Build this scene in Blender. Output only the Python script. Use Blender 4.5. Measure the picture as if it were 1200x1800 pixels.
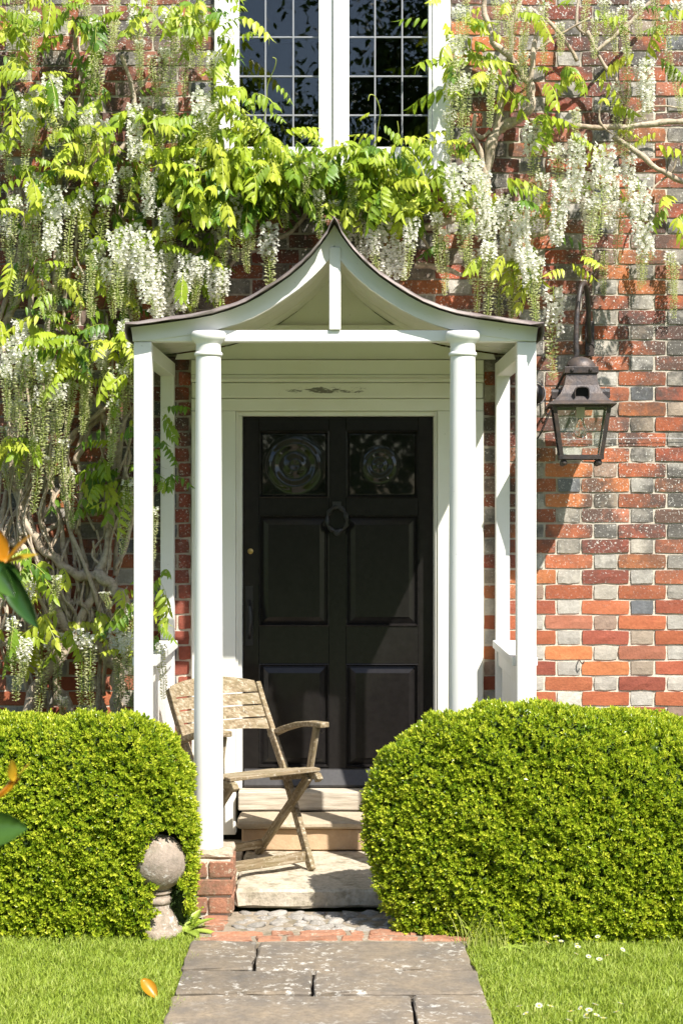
import bpy, bmesh, math, random
import numpy as np
from mathutils import Vector, Matrix, Euler
for o in list(bpy.data.objects): bpy.data.objects.remove(o)
random.seed(7); rng = np.random.default_rng(7)
SC = bpy.context.scene; COL = SC.collection
R = math.radians
# ------------------------------------------------------------------ camera, sky, sun, exposure
CAM_H, CAM_D, FPX = 1.70, 8.0, 2880.0
cd = bpy.data.cameras.new('camera'); cam = bpy.data.objects.new('camera', cd); COL.objects.link(cam)
cam.location = (0, -CAM_D, CAM_H); cam.rotation_euler = (R(90), 0, 0)
cd.sensor_fit = 'HORIZONTAL'; cd.sensor_width = 24.0; cd.lens = 24.0*FPX/1200
cd.shift_y = -10/1200; cd.clip_end = 600; cd.clip_start = 0.05
cd.dof.use_dof = True; cd.dof.focus_distance = 7.3; cd.dof.aperture_fstop = 8.0
SC.camera = cam
SUN = Vector((0.68, -1.0, 1.42)).normalized()
el = math.asin(SUN.z); az = math.atan2(SUN.x, SUN.y)
w = bpy.data.worlds.new('World'); SC.world = w; w.use_nodes = True
nt = w.node_tree; sky = nt.nodes.new('ShaderNodeTexSky'); sky.sky_type = 'NISHITA'; sky.sun_disc = False
sky.sun_elevation = el; sky.sun_rotation = az; sky.air_density = 1.0; sky.dust_density = 1.0
bg = nt.nodes['Background']; bg.inputs['Strength'].default_value = 0.095
nt.links.new(sky.outputs[0], bg.inputs['Color'])
sl = bpy.data.lights.new('sun', 'SUN'); sl.energy = 4.6; sl.angle = R(0.53); sl.color = (1.0, 0.955, 0.88)
so = bpy.data.objects.new('sun', sl); COL.objects.link(so); so.location = (4, -6, 9)
so.rotation_euler = SUN.to_track_quat('Z', 'Y').to_euler()
SC.view_settings.view_transform = 'Standard'; SC.view_settings.look = 'None'
SC.view_settings.exposure = 1.03; SC.view_settings.gamma = 1.0

def P(px, py, d):
    return Vector(((px-600)/FPX*d, d-CAM_D, CAM_H+(890-py)/FPX*d))
# ------------------------------------------------------------------ helpers
def tag(o, label=None, cat=None, group=None, kind=None):
    if label: o['label'] = label
    if cat: o['category'] = cat
    if group: o['group'] = group
    if kind: o['kind'] = kind
    return o
def thing(name, label, cat, loc=(0, 0, 0), rz=0, group=None):
    o = bpy.data.objects.new(name, None); COL.objects.link(o); o.empty_display_size = .1
    o.location = loc; o.rotation_euler = (0, 0, rz)
    return tag(o, label, cat, group)
def link(name, me, parent=None, loc=None, rot=None, scale=None):
    o = bpy.data.objects.new(name, me); COL.objects.link(o)
    if parent: o.parent = parent
    if loc is not None: o.location = loc
    if rot is not None: o.rotation_euler = rot
    if scale is not None: o.scale = scale
    return o
class MB:
    def __init__(s): s.v = []; s.f = []; s.m = []; s.cur = 0
    def add(s, verts, faces, mi=None):
        b = len(s.v); s.v += [tuple(p) for p in verts]
        s.f += [tuple(b+i for i in f) for f in faces]
        s.m += [s.cur if mi is None else mi]*len(faces); return s
    def box(s, x0, x1, y0, y1, z0, z1, mi=None, M=None):
        v = [(x, y, z) for x in (x0, x1) for y in (y0, y1) for z in (z0, z1)]
        if M is not None: v = [M @ Vector(p) for p in v]
        return s.add(v, [(0, 1, 3, 2), (4, 6, 7, 5), (0, 4, 5, 1), (2, 3, 7, 6), (0, 2, 6, 4), (1, 5, 7, 3)], mi)
    def tube(s, pts, rad, n=8, mi=None, caps=True, wob=0.0):
        pts = [Vector(p) for p in pts]; k = len(pts)
        if not hasattr(rad, '__len__'): rad = [rad]*k
        t0 = (pts[1]-pts[0]).normalized()
        a = t0.orthogonal().normalized(); V = []; F = []
        for i, p in enumerate(pts):
            t = (pts[min(i+1, k-1)]-pts[max(i-1, 0)]).normalized()
            a = (a - t*a.dot(t)).normalized(); b = t.cross(a)
            for j in range(n):
                th = 2*math.pi*j/n; r = rad[i]*(1+wob*math.sin(3*th+i*.7)+wob*(random.random()-.5))
                V.append(p+(a*math.cos(th)+b*math.sin(th))*r)
        for i in range(k-1):
            for j in range(n):
                q = i*n+j; q2 = i*n+(j+1) % n
                F.append((q, q2, q2+n, q+n))
        if caps: F.append(tuple(range(n-1, -1, -1))); F.append(tuple((k-1)*n+j for j in range(n)))
        return s.add(V, F, mi)
    def lathe(s, prof, c=(0, 0, 0), n=32, mi=None, axis='Z'):
        V = []; F = []; k = len(prof)
        for r, z in prof:
            for j in range(n):
                th = 2*math.pi*j/n
                if axis == 'Z': V.append((c[0]+r*math.cos(th), c[1]+r*math.sin(th), c[2]+z))
                else: V.append((c[0]+r*math.cos(th), c[1]+z, c[2]+r*math.sin(th)))
        for i in range(k-1):
            for j in range(n):
                F.append((i*n+j, i*n+(j+1) % n, (i+1)*n+(j+1) % n, (i+1)*n+j))
        F.append(tuple(range(n-1, -1, -1))); F.append(tuple((k-1)*n+j for j in range(n)))
        return s.add(V, F, mi)
    def prism(s, poly, y0, y1, mi=None, M=None):            # poly of (x,z), extruded in y
        n = len(poly); V = [(x, y0, z) for x, z in poly]+[(x, y1, z) for x, z in poly]
        if M is not None: V = [M @ Vector(p) for p in V]
        F = [tuple(range(n)), tuple(range(2*n-1, n-1, -1))]+[(i, i+n, (i+1) % n+n, (i+1) % n) for i in range(n)]
        return s.add(V, F, mi)
    def mesh(s, name, mats, smooth=False, bevel=0, seg=2, angle=None):
        me = bpy.data.meshes.new(name); me.from_pydata(s.v, [], s.f)
        for m in (mats if isinstance(mats, (list, tuple)) else [mats]): me.materials.append(m)
        if any(s.m): me.polygons.foreach_set('material_index', s.m)
        bm = bmesh.new(); bm.from_mesh(me)
        bmesh.ops.recalc_face_normals(bm, faces=bm.faces)
        if bevel:
            ed = [e for e in bm.edges if len(e.link_faces) == 2 and e.calc_face_angle(0) > R(35)]
            bmesh.ops.bevel(bm, geom=ed, offset=bevel, segments=seg, affect='EDGES', profile=.5, clamp_overlap=True)
        bm.to_mesh(me); bm.free()
        if smooth:
            me.polygons.foreach_set('use_smooth', [True]*len(me.polygons))
            if angle: me.set_sharp_from_angle(angle=R(angle))
        me.update(); return me
    def obj(s, name, mats, parent=None, smooth=False, bevel=0, seg=2, angle=None, loc=None, rot=None):
        return link(name, s.mesh(name, mats, smooth, bevel, seg, angle), parent, loc, rot)
def np_mesh(name, V, F, mats, rnd=None, mi=None, smooth=False):
    """V (n,3), F (m,k) arrays"""
    me = bpy.data.meshes.new(name); V = np.asarray(V, np.float32); F = np.asarray(F, np.int32); m, k = F.shape
    me.vertices.add(len(V)); me.vertices.foreach_set('co', V.ravel())
    me.loops.add(m*k); me.loops.foreach_set('vertex_index', F.ravel())
    me.polygons.add(m); me.polygons.foreach_set('loop_start', np.arange(0, m*k, k, dtype=np.int32))
    me.polygons.foreach_set('loop_total', np.full(m, k, np.int32))
    for mt in (mats if isinstance(mats, (list, tuple)) else [mats]): me.materials.append(mt)
    if mi is not None: me.polygons.foreach_set('material_index', np.asarray(mi, np.int32))
    me.polygons.foreach_set('use_smooth', np.full(m, bool(smooth)))
    if rnd is not None:
        at = me.attributes.new('rnd', 'FLOAT', 'POINT'); at.data.foreach_set('value', np.asarray(rnd, np.float32))
    me.update(calc_edges=True); me.validate(); return me
# ------------------------------------------------------------------ materials
class NM:
    def __init__(s, name):
        s.m = bpy.data.materials.new(name); s.m.use_nodes = True; s.t = s.m.node_tree
        s.b = s.t.nodes['Principled BSDF']; s.out = s.t.nodes['Material Output']; s._pos = None
    def n(s, typ, **kw):
        x = s.t.nodes.new(typ)
        for k, v in kw.items(): setattr(x, k, v)
        return x
    def L(s, a, b): s.t.links.new(a, b)
    def pos(s):
        if s._pos is None: s._pos = s.n('ShaderNodeNewGeometry').outputs['Position']
        return s._pos
    def obj(s): return s.n('ShaderNodeTexCoord').outputs['Object']
    def noise(s, scale, detail=4, rough=.55, vec=None, stretch=None):
        x = s.n('ShaderNodeTexNoise'); x.inputs['Scale'].default_value = scale
        x.inputs['Detail'].default_value = detail; x.inputs['Roughness'].default_value = rough
        v = vec or s.pos()
        if stretch:
            mp = s.n('ShaderNodeMapping'); mp.inputs['Scale'].default_value = stretch; s.L(v, mp.inputs[0]); v = mp.outputs[0]
        s.L(v, x.inputs['Vector']); return x.outputs['Fac']
    def ramp(s, fac, stops):
        r = s.n('ShaderNodeValToRGB'); e = r.color_ramp.elements
        while len(e) < len(stops): e.new(.5)
        for q, (p, c) in zip(e, stops):
            q.position = p; q.color = (c, c, c, 1) if not hasattr(c, '__len__') else (*c, 1)
        s.L(fac, r.inputs[0]); return r.outputs[0]
    def mix(s, fac, a, b, mode='MIX'):
        x = s.n('ShaderNodeMix', data_type='RGBA', blend_type=mode)
        for i, v in ((0, fac), (6, a), (7, b)):
            if hasattr(v, 'links') or hasattr(v, 'is_linked'): s.L(v, x.inputs[i])
            else: x.inputs[i].default_value = v if i == 0 else (*v, 1)
        return x.outputs[2]
    def math(s, op, a, b=None):
        x = s.n('ShaderNodeMath', operation=op)
        for i, v in ((0, a), (1, b)):
            if v is None: continue
            if hasattr(v, 'is_linked'): s.L(v, x.inputs[i])
            else: x.inputs[i].default_value = v
        return x.outputs[0]
    def col(s, c):
        if hasattr(c, 'is_linked'): s.L(c, s.b.inputs['Base Color'])
        else: s.b.inputs['Base Color'].default_value = (*c, 1)
        return s
    def rough(s, v):
        if hasattr(v, 'is_linked'): s.L(v, s.b.inputs['Roughness'])
        else: s.b.inputs['Roughness'].default_value = v
        return s
    def bump(s, h, strength=.3, dist=.01):
        x = s.n('ShaderNodeBump'); x.inputs['Strength'].default_value = strength; x.inputs['Distance'].default_value = dist
        s.L(h, x.inputs['Height']); s.L(x.outputs[0], s.b.inputs['Normal']); return s
    def setv(s, **kw):
        for k, v in kw.items(): s.b.inputs[k.replace('_', ' ')].default_value = v
        return s
def mat_leaf(name, c_dark, c_mid, c_light, trans=.35, rough=.45, useobj=True):
    m = NM(name); a = m.n('ShaderNodeAttribute', attribute_name='rnd').outputs['Fac']
    if useobj:
        oi = m.n('ShaderNodeObjectInfo').outputs['Random']
        a = m.math('FRACT', m.math('ADD', a, oi))
    c = m.ramp(a, [(0, c_dark), (.5, c_mid), (1, c_light)])
    m.col(c).rough(rough)
    tr = m.n('ShaderNodeBsdfTranslucent'); tc = m.mix(1.0, c, (1.0, 1.0, .55) if 'petal' not in name and 'bud' not in name else (1.0, 1.0, .96), 'MULTIPLY')
    m.L(tc, tr.inputs['Color'])
    mx = m.n('ShaderNodeMixShader'); mx.inputs[0].default_value = trans
    m.L(m.b.outputs[0], mx.inputs[1]); m.L(tr.outputs[0], mx.inputs[2]); m.L(mx.outputs[0], m.out.inputs[0])
    return m.m
def mat_paint(name, c=(.80, .80, .77), dirt=.12, patch=None):
    m = NM(name); n1 = m.noise(2.2, 5); n2 = m.noise(38, 3, stretch=(1, 1, .15))
    f = m.ramp(n1, [(.42, 0.0), (.75, 1.0)])
    cc = m.mix(m.math('MULTIPLY', f, dirt*2.4), c, (.60, .55, .42))
    sp = m.ramp(m.noise(85, 2), [(.735, 0.0), (.76, 1.0)])
    cc = m.mix(m.math('MULTIPLY', sp, .55), cc, (.28, .25, .2))
    if patch:                                            # flaking paint round one place
        vs = m.n('ShaderNodeVectorMath', operation='SUBTRACT'); m.L(m.pos(), vs.inputs[0]); vs.inputs[1].default_value = patch
        mp = m.n('ShaderNodeMapping'); mp.inputs['Scale'].default_value = (5.0, 0, 46.0); m.L(vs.outputs[0], mp.inputs[0])
        ln = m.n('ShaderNodeVectorMath', operation='LENGTH'); m.L(mp.outputs[0], ln.inputs[0])
        k = m.math('SUBTRACT', m.math('MULTIPLY', m.noise(15, 7, .75, stretch=(.6, 1, 2.6)), 1.5), m.math('MULTIPLY', ln.outputs['Value'], .20))
        cc = m.mix(m.ramp(k, [(.66, 0.0), (.74, .9)]), cc, (.10, .085, .065))
    m.col(cc).rough(m.ramp(n2, [(.3, .42), (.7, .6)])).bump(n2, .12, .004)
    return m.m
M = {}
M['paint'] = mat_paint('white_paint', (.80, .79, .765), .10)
M['paint_old'] = mat_paint('old_white_paint', (.78, .765, .69), .16)
M['paint_lintel'] = mat_paint('flaking_white_paint', (.77, .755, .68), .2, (-.115, -.05, 2.262))
# bricks
def mat_brick(name, c1, c2, spec_amt=1.0):
    m = NM(name); n1 = m.noise(9, 6, .65); n2 = m.noise(60, 4, .7); n3 = m.noise(2.1, 3)
    oi = m.n('ShaderNodeObjectInfo').outputs['Random']
    c = m.mix(m.ramp(n1, [(.3, 0.0), (.7, 1.0)]), c1, c2)
    c = m.mix(m.ramp(n2, [(.35, .35), (.7, 0.0)]), c, tuple(v*.45 for v in c1))
    hs = m.n('ShaderNodeHueSaturation'); m.L(c, hs.inputs['Color'])
    m.L(m.ramp(oi, [(0, .78), (1, 1.18)]), hs.inputs['Value']); c = hs.outputs[0]
    # height mask: lichen and soot sit on the upper wall
    sx = m.n('ShaderNodeSeparateXYZ'); m.L(m.pos(), sx.inputs[0])
    mr = m.n('ShaderNodeMapRange'); m.L(sx.outputs['Z'], mr.inputs[0])
    mr.inputs[1].default_value = 1.15; mr.inputs[2].default_value = 1.60; mask = mr.outputs[0]
    soot = m.math('MULTIPLY', m.ramp(m.noise(3.4, 5, .7), [(.41, 0.0), (.57, .86)]), mask)
    c = m.mix(soot, c, (.055, .05, .045))
    li = m.math('MULTIPLY', m.ramp(m.noise(95, 3, .65), [(.60, 0.0), (.645, 1.0)]), m.ramp(n3, [(.34, .0), (.52, 1.0)]))
    li2 = m.math('MULTIPLY', m.ramp(m.noise(26, 5, .75), [(.60, 0.0), (.68, .8)]), m.ramp(n3, [(.40, .0), (.58, 1.0)]))
    li = m.math('MULTIPLY', m.math('MAXIMUM', li, li2), mask)
    c = m.mix(m.math('MULTIPLY', li, spec_amt), c, (.68, .66, .60))
    m.col(c).rough(.88).bump(m.math('ADD', n2, m.math('MULTIPLY', n1, .7)), .55, .006)
    return m.m
REDS = [((.39, .105, .045), (.50, .165, .070)), ((.33, .080, .042), (.42, .115, .056)), ((.46, .145, .050), (.55, .205, .080)),
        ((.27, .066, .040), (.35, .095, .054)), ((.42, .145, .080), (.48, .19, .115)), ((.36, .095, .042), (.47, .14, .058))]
GREYS = [((.36, .32, .265), (.47, .42, .35)), ((.44, .405, .35), (.54, .50, .44)), ((.29, .225, .165), (.38, .305, .235)),
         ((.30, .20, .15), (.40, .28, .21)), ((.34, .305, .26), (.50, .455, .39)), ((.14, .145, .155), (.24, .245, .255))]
MR = [mat_brick('red_brick_%d' % i, *c) for i, c in enumerate(REDS)]
MG = [mat_brick('grey_brick_%d' % i, *c, spec_amt=.8) for i, c in enumerate(GREYS)]
def simple(name, c, rough=.6, nz=0, amp=.3, bump=0, bscale=40, c2=None, **kw):
    m = NM(name)
    if nz: m.col(m.mix(m.ramp(m.noise(nz, 5, .6), [(.32, 0.0), (.68, 1.0)]), c, c2 or tuple(v*(1-amp) for v in c)))
    else: m.col(c)
    m.rough(rough)
    if bump: m.bump(m.noise(bscale, 5, .65), bump, .006)
    if kw: m.setv(**kw)
    return m.m
mm = NM('lime_mortar'); n1 = mm.noise(14, 5); sx = mm.n('ShaderNodeSeparateXYZ'); mm.L(mm.pos(), sx.inputs[0])
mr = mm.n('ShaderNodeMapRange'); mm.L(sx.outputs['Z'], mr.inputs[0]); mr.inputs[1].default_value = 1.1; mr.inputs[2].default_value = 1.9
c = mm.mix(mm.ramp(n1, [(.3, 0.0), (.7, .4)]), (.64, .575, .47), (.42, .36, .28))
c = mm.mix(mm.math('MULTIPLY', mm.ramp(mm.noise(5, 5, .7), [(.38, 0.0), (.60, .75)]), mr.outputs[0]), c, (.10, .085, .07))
mm.col(c).rough(.95).bump(mm.noise(70, 5, .65), .8, .006); M['mortar'] = mm.m
def mat_stone(name, c1, c2, lich=.5, lc=(.62, .60, .55), scale=5, moss=0, dark=.5):
    m = NM(name); n1 = m.noise(scale, 6, .65); n2 = m.noise(scale*9, 5, .7)
    oi = m.n('ShaderNodeObjectInfo').outputs['Random']
    c = m.mix(m.ramp(n1, [(.3, 0.0), (.7, 1.0)]), c1, c2)
    c = m.mix(m.ramp(n2, [(.35, dark), (.6, 0.0)]), c, tuple(v*.4 for v in c1))
    hs = m.n('ShaderNodeHueSaturation'); m.L(c, hs.inputs['Color']); m.L(m.ramp(oi, [(0, .8), (1, 1.15)]), hs.inputs['Value']); c = hs.outputs[0]
    l = m.math('MULTIPLY', m.ramp(m.noise(scale*5, 6, .72), [(.54, 0.0), (.62, 1.0)]), m.ramp(m.noise(scale*.6, 2), [(.4, 0.0), (.6, lich)]))
    c = m.mix(l, c, lc)
    if moss:
        c = m.mix(m.math('MULTIPLY', m.ramp(m.noise(scale*2, 5, .7), [(.5, 0.0), (.62, 1.0)]), moss), c, (.09, .085, .035))
    m.col(c).rough(.9).bump(m.math('ADD', n2, m.math('MULTIPLY', n1, .6)), .5, .008); return m.m
M['flag'] = mat_stone('york_stone', (.29, .225, .15), (.13, .115, .10), .9, (.52, .49, .43), 5)
M['slab'] = mat_stone('floor_slab_stone', (.55, .48, .37), (.42, .36, .27), .5, (.64, .60, .52), 6, .45)
M['step'] = mat_stone('step_stone', (.50, .42, .31), (.44, .35, .24), .4, (.6, .56, .48), 4, 0, .25)
M['riser'] = mat_stone('riser_stone', (.52, .37, .23), (.46, .31, .18), .25, (.6, .5, .38), 4, 0, .2)
M['flint'] = mat_stone('flint_cobble', (.23, .205, .175), (.42, .39, .345), .7, (.60, .57, .52), 14, .25)
M['finial'] = mat_stone('lichened_stone', (.42, .33, .25), (.26, .215, .175), 1.0, (.66, .63, .57), 9, .25)
M['plinthbrick'] = mat_stone('plinth_brick', (.40, .17, .09), (.24, .13, .09), .9, (.56, .47, .34), 10, .35)
M['pavebrick'] = mat_stone('paving_brick', (.40, .17, .09), (.30, .16, .10), .7, (.50, .45, .36), 8)
M['cap'] = mat_stone('plinth_cap', (.55, .40, .28), (.50, .42, .32), .4, (.62, .58, .5), 8)
M['apron'] = mat_stone('dirty_mortar', (.33, .27, .20), (.20, .16, .11), .7, (.50, .45, .37), 7, .4)
M['soil'] = simple('soil', (.055, .042, .028), .95, 8, .5, .8, 40)
M['lead'] = simple('roof_lead', (.16, .125, .115), .62, 6, .5, .4, 22, c2=(.28, .24, .22), Metallic=.35)
M['black'] = simple('black_gloss_paint', (.0135, .012, .0115), .19, 40, .3, Specular_IOR_Level=.30)
M['blackdust'] = simple('dusty_black_paint', (.035, .032, .032), .42, 60, .4)
M['iron'] = simple('rusty_black_iron', (.024, .023, .026), .45, 22, 0, .4, 60, c2=(.065, .045, .036))
M['lamptop'] = simple('weathered_lamp_metal', (.055, .053, .06), .5, 16, 0, .4, 50, c2=(.13, .095, .075), Metallic=.3)
M['doorblack'] = simple('black_door_iron', (.014, .012, .012), .45, 50, .4)
M['brass'] = simple('brass', (.45, .32, .12), .35, Metallic=1.0)
M['came'] = simple('lead_came', (.26, .265, .28), .5, Metallic=.3)
M['dark'] = simple('dark_room', (.05, .045, .04), .9)
def mat_teak():
    m = NM('weathered_teak'); v = m.obj(); n = m.noise(30, 5, .6, v, (.25, 2.5, 2.5)); n2 = m.noise(7, 4, .6, v)
    c = m.ramp(n, [(.3, (.10, .07, .035)), (.5, (.23, .17, .095)), (.72, (.42, .36, .27))])
    c = m.mix(m.ramp(n2, [(.45, 0.0), (.7, .55)]), c, (.17, .14, .06))
    c = m.mix(m.ramp(m.noise(70, 3, .7), [(.58, 0.0), (.66, .5)]), c, (.62, .56, .45))
    m.col(c).rough(.8).bump(n, .4, .004); return m.m
M['teak'] = mat_teak()
m = NM('weathered_sill_oak'); n = m.noise(18, 6, .6, None, (.35, 2, 4))
m.col(m.ramp(n, [(.3, (.30, .25, .19)), (.55, (.50, .44, .35)), (.75, (.62, .57, .48))])).rough(.85).bump(n, .5, .005); M['oak'] = m.m
m = NM('window_glass'); m.setv(Transmission_Weight=1.0, Roughness=.0, IOR=1.5); m.col((.86, .9, .9)); M['glass'] = m.m
m = NM('bottle_glass'); m.setv(Transmission_Weight=.5, Roughness=.02, IOR=1.5); m.col((.02, .022, .018)); M['bull'] = m.m
m = NM('lamp_glass'); m.setv(Transmission_Weight=1.0, Roughness=.02, IOR=1.45); m.col((.95, .97, .95)); M['lampglass'] = m.m
def mat_bark(name, c1, c2):
    m = NM(name); n = m.noise(40, 5, .65); n2 = m.noise(6, 4)
    c = m.mix(m.ramp(n2, [(.35, 0.0), (.65, 1.0)]), c1, c2); c = m.mix(m.ramp(n, [(.35, .6), (.55, 0.0)]), c, tuple(v*.35 for v in c1))
    m.col(c).rough(.9).bump(n, .7, .008); return m.m
M['bark'] = mat_bark('wisteria_bark', (.40, .31, .22), (.52, .44, .34))
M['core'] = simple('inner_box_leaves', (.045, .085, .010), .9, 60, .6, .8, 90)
M['twig'] = mat_bark('dark_twig', (.07, .06, .03), (.05, .06, .02))
M['wleaf'] = mat_leaf('wisteria_leaf', (.18, .29, .015), (.38, .48, .030), (.52, .57, .06), .40, .45)
M['wleaf_old_shade'] = mat_leaf('wisteria_leaf_deep_shade', (.07, .16, .015), (.15, .28, .02), (.30, .40, .04), .4, .42)  # darker leaf tone, also stands in for shade deep in the foliage
M['box'] = mat_leaf('box_leaf', (.09, .18, .010), (.34, .44, .022), (.62, .65, .060), .28, .30, False)
M['grass'] = mat_leaf('grass_blade', (.17, .26, .02), (.34, .43, .045), (.55, .57, .18), .35, .55, False)
M['petal'] = mat_leaf('white_petal', (.86, .85, .76), (.88, .87, .82), (.90, .89, .86), .5, .6, False)
M['bud'] = mat_leaf('cream_bud', (.52, .56, .22), (.70, .71, .40), (.84, .83, .66), .45, .6, False)
M['rachis'] = simple('flower_stalk', (.30, .38, .07), .6)
M['petiole'] = simple('leaf_stalk', (.32, .36, .06), .6)
M['glossleaf'] = mat_leaf('glossy_green_leaf', (.03, .085, .015), (.05, .12, .02), (.10, .2, .03), .25, .22)
M['orangeleaf'] = mat_leaf('young_orange_leaf', (.55, .17, .012), (.60, .32, .015), (.58, .42, .03), .4, .35)
M['hosta'] = mat_leaf('pale_green_leaf', (.34, .46, .06), (.40, .52, .08), (.46, .56, .10), .35, .4)
M['treeleaf'] = mat_leaf('tree_leaf', (.035, .07, .012), (.06, .11, .02), (.10, .16, .03), .25, .5)
M['lawnbase'] = simple('lawn_soil', (.12, .19, .03), .95, 20, .5, .5, 60)
M['yellow'] = simple('daisy_yellow', (.75, .50, .04), .7)
# ------------------------------------------------------------------ ground
b = MB(); b.box(-150, 150, -160, 60, -.4, -.035); tag(b.obj('ground', M['lawnbase']), kind='structure')
# ------------------------------------------------------------------ house
house = thing('brick_house', 'old red and grey brick house front with black door and leaded window', 'house', (0, 0, 0))
DX0, DX1, DZ1 = -.730, .690, 2.414                    # opening taken by the door surround
WX0, WX1, WZ0, WZ1 = -.617, .528, 3.33, 4.75          # window opening
XL, XR, ZT = -3.4, 3.4, 5.2
b = MB(); yb0, yb1 = .0062, .24
b.box(XL, DX0, yb0, yb1, -.3, DZ1); b.box(DX1, XR, yb0, yb1, -.3, DZ1)
b.box(XL, XR, yb0, yb1, DZ1, WZ0); b.box(XL, WX0, yb0, yb1, WZ0, WZ1); b.box(WX1, XR, yb0, yb1, WZ0, WZ1); b.box(XL, XR, yb0, yb1, WZ1, ZT)
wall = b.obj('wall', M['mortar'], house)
b = MB()                                               # closed dark rooms behind the openings
b.box(-3.3, 3.3, 4.0, 4.1, -.3, ZT); b.box(-3.4, -3.3, yb1, 4.1, -.3, ZT); b.box(3.3, 3.4, yb1, 4.1, -.3, ZT)
b.box(-3.3, 3.3, yb1, 4.0, ZT-.1, ZT); b.box(-3.3, 3.3, yb1, 4.0, 2.75, 2.85); b.box(-3.3, 3.3, yb1, 4.0, -.3, .3)
b.obj('interior', M['dark'], house)
S, H, J, CH = .229, .109, .010, .0745; PER = S+H+2*J
def brick_verts(L, hgt=CH-.0092, dep=.06, jit=.0022):
    nx, nz = 4, 2; g = {}
    V = []
    for k in range(nz+1):
        for i in range(nx+1):
            x = (i/nx-.5)*L; z = (k/nz-.5)*hgt; edge = i in (0, nx) or k in (0, nz); corner = i in (0, nx) and k in (0, nz)
            V.append([x+random.uniform(-jit, jit)-(math.copysign(.0018, x) if corner else 0), random.uniform(-.0022, .0012)+(.0012 if edge else 0)+(.0012 if corner else 0),
                      z+random.uniform(-jit, jit)*(.9)-(math.copysign(.0012, z) if corner else 0)])
    F = []
    for k in range(nz):
        for i in range(nx):
            a = k*(nx+1)+i; F.append((a, a+1, a+nx+2, a+nx+1))
    ring = [i for i in range(nx+1)]+[(k)*(nx+1)+nx for k in range(1, nz+1)]+[nz*(nx+1)+i for i in range(nx-1, -1, -1)]+[k*(nx+1) for k in range(nz-1, 0, -1)]
    nb = len(V); n = len(ring)
    for q in ring: V.append([V[q][0], dep, V[q][2]])
    for i in range(n): F.append((ring[i], nb+i, nb+(i+1) % n, ring[(i+1) % n]))
    return V, F
def brick_mesh(name, L, mat):
    V, F = brick_verts(L); b = MB(); b.add(V, F); return b.mesh(name, mat, smooth=False)
SM = [brick_mesh('brick_stretcher', S, MR[i % 6]) for i in range(12)]
HM = [brick_mesh('brick_header', H, MG[i % 6]) for i in range(12)]
z_ref, x_ref = 1.133, 1.289
items = []
n0 = int(math.floor((z_ref+.1)/CH))
for r in range(-n0-1, 60):
    z = z_ref+r*CH
    if z > ZT-.04: break
    off = x_ref+(PER/2 if r % 2 else 0)
    k0 = int((XL-off)/PER)-1
    for k in range(k0, k0+int((XR-XL)/PER)+4):
        for typ, cx, L in (('h', off+k*PER, H), ('s', off+k*PER+PER/2, S)):
            segs = [(cx-L/2, cx+L/2)]
            holes = []
            if z < DZ1+.03: holes.append((DX0-.002, DX1+.002))
            if WZ0-.02 < z < WZ1+.02: holes.append((WX0-.006, WX1+.006))
            for h0, h1 in holes:
                ns = []
                for a, c in segs:
                    if c <= h0 or a >= h1: ns.append((a, c)); continue
                    if a < h0: ns.append((a, h0-.004))
                    if c > h1: ns.append((h1+.004, c))
                segs = ns
            for a, c in segs:
                a, c = max(a, XL), min(c, XR)
                if c-a > .022: items.append((typ, (a+c)/2, z, c-a, L))
def vis(it):
    _, x, z, wd, _ = it; px, py = 600+360*x, 890-360*(z-1.7)
    if not (-40 < px < 1240 and -30 < py < 1300): return 0
    s = wd
    if px > 940: s += 3
    elif px > 800 and py < 560: s += 2
    elif 300 < px < 340 or 846 < px < 875: s += 2.5
    elif py < 560 and px > 790: s += 2
    elif px < 240: s += 1
    return s
items.sort(key=vis, reverse=True)
STV = []; STF = []; STM = []; nn = 0
for i, (typ, x, z, wd, L) in enumerate(items):
    flat = random.choice([0, 0, 0, 1]) if typ == 'h' else 0
    if typ == 'h': mi = random.choices(range(6), [4, 5, 2.5, 2, 4, 1.2])[0]
    else: mi = random.choices(range(6), [4, 2.5, 3, 1.5, 2, 3])[0]
    if -.86 < x < -.72 and z < 2.45: mi = random.choice([5, 5, 3]) if typ == 'h' else 3  # dark burnt bricks here; their colour also carries the porch shade
    if i < 300:
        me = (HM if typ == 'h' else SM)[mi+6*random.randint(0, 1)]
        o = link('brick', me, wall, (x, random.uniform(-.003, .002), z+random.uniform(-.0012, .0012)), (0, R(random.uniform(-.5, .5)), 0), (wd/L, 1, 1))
    else:
        V, F = brick_verts(wd)
        V = np.array(V); V[:, 0] += x; V[:, 2] += z
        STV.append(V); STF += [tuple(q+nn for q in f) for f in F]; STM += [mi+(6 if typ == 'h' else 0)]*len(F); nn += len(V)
me = np_mesh('brickwork', np.concatenate(STV), np.array(STF), MR+MG, mi=STM)
tag(link('brickwork', me, wall), kind='stuff')
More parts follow.
